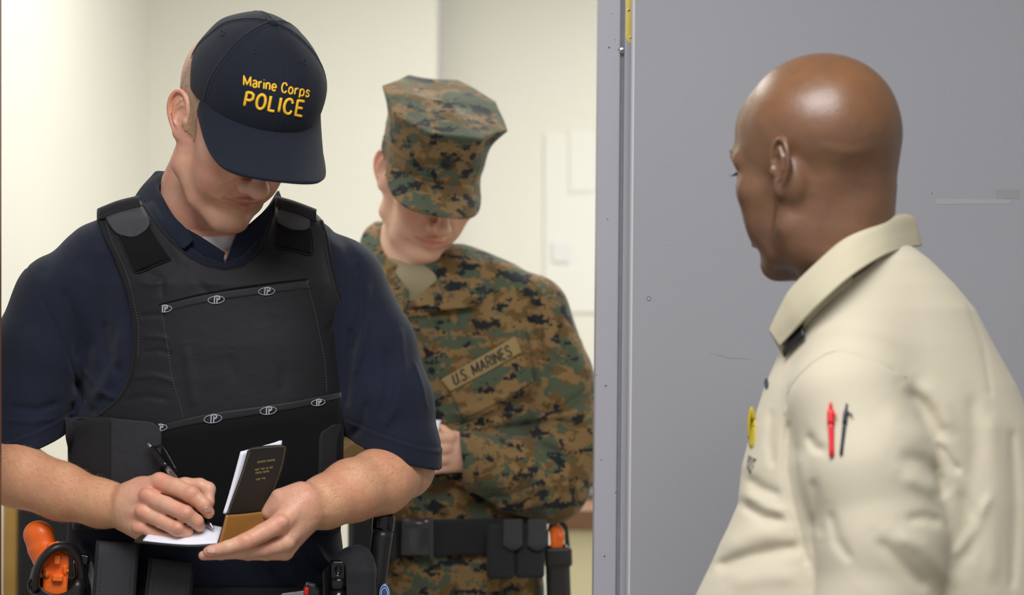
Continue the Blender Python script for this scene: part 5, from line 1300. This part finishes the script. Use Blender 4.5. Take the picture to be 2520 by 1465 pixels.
V, Q = nets(s, (975, 1262, 135), (1080, 1385, 190), 2.4, name='buckle'); mesh_obj('buckle', world(V, D2), flipfix(Q), mat('buckle_plastic', '3a3a3d', .2), bel)
def thing_sdf(name, label, cat, base, parts, D, group=None):
    E_ = empty(name, world([base], D)[0], label, cat, group)
    for nm, s, lo, hi, h, m in parts:
        V, Q = nets(s, lo, hi, h, name=nm); mesh_obj(nm, world(V, D), flipfix(Q), m, E_)
    return E_
def magflap(cx, cy):
    s = S(); s.fn(rbox((cx, cy, 224), (24, 34, 5), 4), 0); s.ell((cx, cy + 22, 224), (24, 22, 7), 4); return s
s = S(); s.fn(rbox((1232, 1358, 192), (34, 68, 26), 10, 1), 0); s.fn(rbox((1304, 1358, 186), (36, 66, 26), 10, 0), 4); s.dent([(1268, 1290, 215), (1268, 1425, 215)], 4, 5)
s2 = S(); s2.fn(rbox((1262, 1345, 178), (70, 62, 14), 6), 0)
thing_sdf('magazine_pouch', 'black double pouch with two rounded flaps on the belt of the camouflaged person', 'pouch', (1268, 1425, 190),
          [('pouch_body', s, (1185, 1280, 150), (1350, 1435, 225), 3, M['nylon']), ('flap', magflap(1262, 1312), (1230, 1270, 210), (1295, 1365, 240), 2.6, M['pn']), ('flap', magflap(1322, 1312), (1290, 1270, 205), (1355, 1365, 240), 2.6, M['pn'])], D2)
s = S(); s.fn(rbox((1374, 1440, 60), (30, 100, 34), 14, -2), 0); s.fn(rbox((1374, 1372, 62), (34, 24, 38), 8, -2), 3); s.chain([(1346, 1340, 60, 6), (1356, 1292, 66, 6), (1376, 1282, 68, 6), (1392, 1296, 68, 6), (1396, 1345, 62, 7)], 3)
s.fn(rbox((1370, 1330, 66), (20, 26, 26), 6), 2, 'sub')
g2 = S(); g2.fn(rbox((1370, 1330, 56), (16, 34, 16), 7, -3), 0); g2.ell((1364, 1304, 62), (12, 14, 12), 5); g2.ell((1380, 1322, 66), (9, 10, 8), 4); g2.dent([(1362, 1318, 74), (1384, 1300, 74)], 2, 2)
thing_sdf('holster', 'black holster at the hip of the camouflaged person beside the door frame', 'holster', (1374, 1540, 60), [('holster_shell', s, (1330, 1265, 10), (1420, 1550, 115), 2.8, M['black'])], D2)
thing_sdf('pistol', 'orange training pistol in the holster of the camouflaged person', 'pistol', (1370, 1365, 56), [('grip', g2, (1345, 1280, 30), (1400, 1372, 90), 2.2, M['orange'])], D2)
s = S(); s.fn(rbox((900, 1345, 150), (36, 80, 30), 12, 3), 0); s.fn(rbox((955, 1330, 165), (20, 50, 16), 6, 0), 0)
thing_sdf('radio_pouch', 'black pouch on the belt of the camouflaged person, behind the black torch', 'pouch', (900, 1425, 150), [('pouch_body', s, (850, 1255, 110), (985, 1435, 190), 3.4, M['nylon'])], D2)
# note pad in the hands
E_ = empty('note_pad', world([(1045, 1080, 230)], D2)[0], 'white note pad in the hand behind the navy sleeve', 'note pad')
sheet('pages', [[(985, 1042, 262), (1040, 1036, 250), (1086, 1036, 236)], [(985, 1060, 285), (1040, 1056, 275), (1080, 1052, 262)], [(990, 1092, 300), (1040, 1090, 292), (1076, 1084, 280)]], D2, M['paper'], E_, .003, 12, 10)
sheet('cover', [[(987, 1050, 258), (1040, 1044, 246), (1082, 1044, 232)], [(985, 1066, 281), (1040, 1062, 271), (1078, 1058, 258)], [(990, 1097, 296), (1040, 1095, 288), (1074, 1089, 276)]], D2, M['leather'], E_, .002, 12, 10)
# ------------------------------------------------------------------ the bald person at the right, seen from behind
P3 = empty('person', (X(2150, D3), D3, 0), 'bald person in a khaki polo shirt seen from behind at the right', 'person')
HP3 = Pose(6, -128, -2, 2.27, 2010, 402, 0)
H3 = head_sdf(jaw=.94, cheek=1.0, lips=1.0, nose=.75, nfz=-8, brow=1.0, flare=16, cran=(75, 80, 93), cz=-12, fh=.85)
b3 = S(); b3.fn(HP3.wrap(H3))
b3.chain([(2112, 350, 5, 94), (2100, 460, 26, 108), (2085, 570, 30, 115), (2110, 700, 0, 150)], 52)
b3.chain([(1984, 478, 76, 34), (1982, 600, 50, 36)], 60)
b3.chain([(2025, 455, 88, 58), (2005, 600, 76, 62)], 50)
b3.dent([(2010, 500, 130), (2000, 600, 120), (1980, 700, 100)], 26, 3); b3.dent([(2040, 345, 180), (2100, 352, 175), (2150, 335, 150)], 10, 2.2); b3.dent([(2030, 362, 180), (2090, 374, 178), (2140, 358, 150)], 12, -2.5)
hV3, hQ3 = nets(b3, (1740, 90, -280), (2260, 800, 280), 3.4, name='head3')
q = HP3.inv(hV3)
t3 = np.ones((len(hV3), 3), f32)
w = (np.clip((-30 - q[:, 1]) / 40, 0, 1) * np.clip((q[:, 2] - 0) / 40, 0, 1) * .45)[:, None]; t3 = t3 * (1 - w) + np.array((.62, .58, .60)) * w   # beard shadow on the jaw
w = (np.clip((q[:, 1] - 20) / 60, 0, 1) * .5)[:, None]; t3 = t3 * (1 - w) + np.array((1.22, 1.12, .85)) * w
K3 = S(); K3.loft([(640, 2030, 2270, -130, 110), (760, 1990, 2360, -170, 150), (1000, 1910, 2480, -190, 170), (1500, 1820, 2520, -200, 190), (1800, 1820, 2520, -200, 190)])
K3.chain([(2130, 930, 110, 110), (2150, 1200, 170, 100), (2160, 1480, 180, 80), (1960, 1600, 200, 60), (1820, 1640, 200, 50)], 20)
K3.chain([(2150, 930, -150, 110), (2100, 1250, -260, 90), (2000, 1480, -300, 75), (1860, 1640, -240, 55)], 20)
K3.chain([(2120, 1750, 100, 150), (2130, 2700, 80, 110), (2130, 3950, 70, 70)], 30); K3.chain([(2220, 1750, -100, 150), (2220, 2700, -90, 110), (2220, 3950, -80, 70)], 30)
for dy, dw in ((-26, 20), (-9, 26), (9, 24), (26, 16)):
    K3.chain([(1815, 1640 + dy, 200 + dw, 18), (1760, 1650 + dy, 205 + dw, 16), (1725, 1665 + dy, 195 + dw, 14)], 5); K3.chain([(1855, 1640 + dy, -240 - dw, 18), (1800, 1650 + dy, -245 - dw, 16), (1770, 1665 + dy, -235 - dw, 14)], 5)
kV3, kQ3 = nets(K3, (1680, 620, -380), (2620, 4060, 340), 14, name='core3')
V, Q = join([(hV3, hQ3), (kV3, kQ3)])
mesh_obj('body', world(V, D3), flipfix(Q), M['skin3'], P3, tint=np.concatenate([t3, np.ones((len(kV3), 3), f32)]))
# eyelashes and brow seen past the temple
e_ = lambda p: HP3.px(p)[0]
lash = [tubeVF([e_((33 + k, 0 + k * .1, 83 - k * .6)), e_((35 + k, -1.5, 88 - k * .6)), e_((36 + k, -.5, 92 - k * .5))], [.9, .3], 5, 5) for k in range(0, 13, 1)]
V, F = multi(lash); mesh_obj('eyelashes', world(V, D3), F, M['hair2'], P3)
br = [tubeVF([e_((22 + k, 21 + k * .12, 93 - k * .55)), e_((27 + k, 23 + k * .12, 91 - k * .55))], [1.0, .3], 5) for k in np.linspace(0, 24, 50)]
V, F = multi(br); mesh_obj('eyebrow', world(V, D3), F, M['hair2'], P3)

TR3 = [(590, 2040, 2225, -110, 90), (640, 1995, 2290, -150, 130), (700, 1975, 2350, -170, 150), (760, 1955, 2400, -185, 165), (850, 1925, 2447, -200, 180), (950, 1882, 2503, -210, 190), (1050, 1850, 2545, -215, 200), (1150, 1825, 2575, -220, 205), (1240, 1816, 2600, -225, 210), (1330, 1778, 2612, -225, 215), (1465, 1712, 2625, -230, 225), (1600, 1680, 2640, -230, 225), (1720, 1690, 2640, -230, 225)]
SH = S(); SH.loft(TR3, 10, n=2.2)
SH.chain([(2140, 760, 30, 120), (2120, 880, 90, 135), (2100, 985, 130, 150)], 50)
SH.chain([(2100, 985, 130, 158), (2140, 1160, 185, 160), (2172, 1340, 205, 158), (2160, 1500, 215, 150), (2060, 1620, 230, 110)], 22, kk=30)
SH.chain([(2160, 900, -120, 140), (2120, 1200, -240, 130), (2060, 1400, -290, 110), (1960, 1540, -290, 90)], 30, kk=30)
k_ = lambda pts, w, d, w0=0: SH.fold(pts, w * 1.1, d * .9, w0)
k_([(1930, 1010), (1940, 960), (1990, 900), (2060, 862), (2130, 878), (2210, 915)], 5, 3.5)
k_([(2220, 950), (2270, 1000), (2310, 1060), (2320, 1100)], 20, 15); k_([(2255, 930), (2320, 1000), (2345, 1080)], 24, -11); k_([(2170, 990), (2210, 1050), (2290, 1100)], 26, -8)
k_([(2300, 1085), (2340, 1140), (2370, 1170)], 11, 13); k_([(2310, 1160), (2320, 1210), (2335, 1230)], 14, 12); k_([(2200, 1120), (2270, 1140), (2330, 1190)], 20, 10); k_([(2210, 1165), (2280, 1200), (2320, 1225)], 20, -10)
k_([(2220, 1280), (2280, 1275), (2325, 1290)], 14, 9); k_([(2190, 1310), (2270, 1350), (2330, 1420), (2350, 1460)], 22, -9); k_([(2150, 1320), (2230, 1400), (2290, 1460)], 18, 10)
k_([(1985, 1060), (2005, 1100), (2040, 1115)], 12, 10); k_([(1960, 1100), (1975, 1200), (2000, 1300)], 20, -7); k_([(2000, 1170), (2010, 1240), (2020, 1330)], 14, 8); k_([(2040, 1250), (2060, 1330), (2100, 1390)], 14, 8); k_([(1940, 1030), (1935, 1150), (1955, 1260), (1990, 1400)], 12, 12)
k_([(1832, 1170), (1870, 1200), (1930, 1225)], 13, 10); k_([(1820, 1210), (1880, 1245), (1940, 1265)], 14, -9); k_([(1825, 1240), (1880, 1275), (1940, 1285)], 13, 13)
k_([(1750, 1400), (1850, 1370), (1920, 1355), (1985, 1345)], 18, 16); k_([(1760, 1360), (1850, 1320), (1940, 1310)], 26, -12); k_([(1780, 1440), (1880, 1420), (1980, 1420)], 24, -8)
k_([(2390, 960), (2400, 1100), (2370, 1300), (2350, 1440)], 22, 8, -250); k_([(2440, 1000), (2450, 1200), (2440, 1450)], 26, -8, -250); k_([(2350, 1200), (2400, 1280), (2380, 1400)], 18, 8); k_([(2490, 1050), (2500, 1250), (2490, 1460)], 14, 7, -250)
k_([(2340, 1380), (2400, 1300), (2440, 1210)], 14, -8)
k_([(2380, 740), (2420, 850), (2440, 980)], 8, 3, -250); k_([(1900, 1000), (1895, 1090), (1905, 1160)], 12, 6)
V, Q = nets(SH, (1640, 560, -420), (2700, 1730, 400), 6, name='khaki'); shirt = mesh_obj('polo_shirt', world(V, D3), flipfix(Q), M['khaki'], P3)
shS = Surf([(V, Q)])
topc = [(2216, 556, -150), (2244, 537, -60), (2225, 534, 10), (2165, 548, 100), (2090, 592, 152), (2015, 655, 150), (1955, 715, 118), (1922, 768, 84), (1897, 818, 56)]
midc = [(2226, 580, -165), (2258, 570, -62), (2232, 572, 18), (2170, 590, 124), (2095, 636, 178), (2022, 698, 176), (1966, 752, 142), (1932, 796, 104), (1906, 832, 70)]
botc = [(2232, 610, -175), (2266, 606, -64), (2238, 610, 24), (2178, 628, 138), (2102, 674, 196), (2034, 732, 196), (1984, 782, 160), (1950, 820, 118), (1920, 852, 84)]
inn = [(2200, 560, -140), (2214, 545, -58), (2200, 545, 8), (2142, 562, 88), (2072, 606, 132), (2003, 668, 130), (1948, 725, 100), (1920, 775, 72), (1902, 815, 52)]
lowi = [(2200, 640, -150), (2230, 640, -60), (2200, 640, 8), (2142, 660, 100), (2080, 710, 150), (2010, 770, 140), (1975, 810, 110), (1950, 840, 90), (1930, 870, 70)]
sheet('collar', [lowi, inn, topc, midc, botc], D3, M['khaki2'], shirt, .0035, 70, 36)
sheet('collar', [[(1900, 822, 50), (1912, 812, 20), (1930, 790, -40)], [(1915, 850, 62), (1926, 846, 20), (1950, 830, -40)], [(1925, 868, 60), (1940, 870, 20), (1960, 860, -40)]], D3, M['khaki2'], shirt, .003, 14, 10)
sheet('collar_gap_shade', [[(1985, 772, 120), (1960, 800, 90), (1935, 835, 70)], [(1975, 800, 128), (1955, 822, 104), (1928, 858, 84)], [(1980, 830, 140), (1950, 850, 118), (1930, 880, 92)]], D3, M['black'], shirt, .002, 12, 8)  # black sheet standing in for the shade in the gap under the collar
# badge and small print on the chest
s = S(); s.ell((0, 0, 0), (1, 1, 1), 0)
yb = mat('gold_badge', 'b9a51f', .7, bmp=.8, bscale=400, var=.25)
def edgepatch(name, cx, cy, ru, rv, m, w0):
    G = []
    for r in np.linspace(.02, 1, 8): G.append([(cx + ru * r * math.cos(a), cy + rv * r * math.sin(a), 0) for a in np.linspace(0, 6.2832, 40)])
    G = np.array(G, float); L = shS.lift(G.reshape(-1, 3), 3, w0).reshape(G.shape)
    return sheet(name, None, D3, m, shirt, .002, G=L)
edgepatch('badge', 1850, 1052, 9, 50, yb, 40)
lettering('badge_print', 'POLICE', [(1843, 1118), (1862, 1128), (1846, 1168), (1836, 1150)], shS, D3, M['ink'], shirt, lift=2, bold=0, hgt=.5)
edgepatch('small_print', 1887, 945, 4, 12, M['ink'], 40)
tube('seam', shS.lift([(1932, 1020, 0), (1936, 975, 0), (1965, 925, 0), (2010, 885, 0), (2060, 864, 0), (2120, 878, 0), (2180, 902, 0), (2230, 930, 0)], -.5), 2.0, D3, M['khaki'], shirt, 6, 60)
s = [(2278, 640), (2330, 700), (2370, 760), (2395, 850)]
# pens in the sleeve pocket
def spen(label, top, bot, m, r, clipx):
    T_ = shS.lift([(top[0], top[1], 0), (bot[0], bot[1], 0)], r * .6)
    a, b_ = T_[0], T_[1]; E_ = empty('pen', world([b_], D3)[0], label, 'pen')
    at = lambda t: a + (b_ - a) * t
    tube('barrel', [at(.34), at(1.0)], [r, r * .9], D3, m, E_, 14, 6); tube('cap', [at(.12), at(.18), at(.40)], [r * .9, r * 1.25, r * 1.25], D3, m, E_, 14, 8); tube('button', [at(0), at(.13)], [r * .55, r * .6], D3, m, E_, 10, 3)
    c_ = np.array([clipx, 0, r * 1.2]); tube('clip', [at(.16) + c_ * .3, at(.2) + c_, at(.24) + c_ * 1.5], [r * .4, r * .45, r * .3], D3, m, E_, 8, 8)
spen('bright red pen in the khaki sleeve pocket', (2044, 992), (2047, 1124), M['red'], 7.5, 8)
spen('slim dark blue pen in the khaki sleeve pocket', (2084, 994), (2070, 1120), mat('navy_plastic', '1b2038', .3), 5, 12)
pk = shS.lift([(2012, 1060, 0), (2100, 1066, 0)], 1)
T3 = S(); T3.loft([(1700, 1780, 2560, -220, 215), (1900, 1790, 2560, -230, 215), (2050, 1850, 2520, -220, 205)], 10)
T3.chain([(2110, 2000, 100, 200), (2120, 2800, 85, 150), (2120, 3960, 75, 125)], 40); T3.chain([(2230, 2000, -100, 200), (2235, 2800, -95, 150), (2235, 3960, -85, 125)], 40)
V, Q = nets(T3, (1740, 1680, -300), (2600, 4080, 300), 16, name='trousers3'); mesh_obj('trousers', world(V, D3), flipfix(Q), cloth('black_twill', '1b1b1e', 900, .4), P3)
fl3 = 732.5 + CAMZ * FPX / D3
boots(P3, D3, (2120,), 75, fl3 - 4, M['black']); boots(P3, D3, (2235,), -85, fl3 - 4, M['black'])
print('script done', round(time.time() - T0, 1))
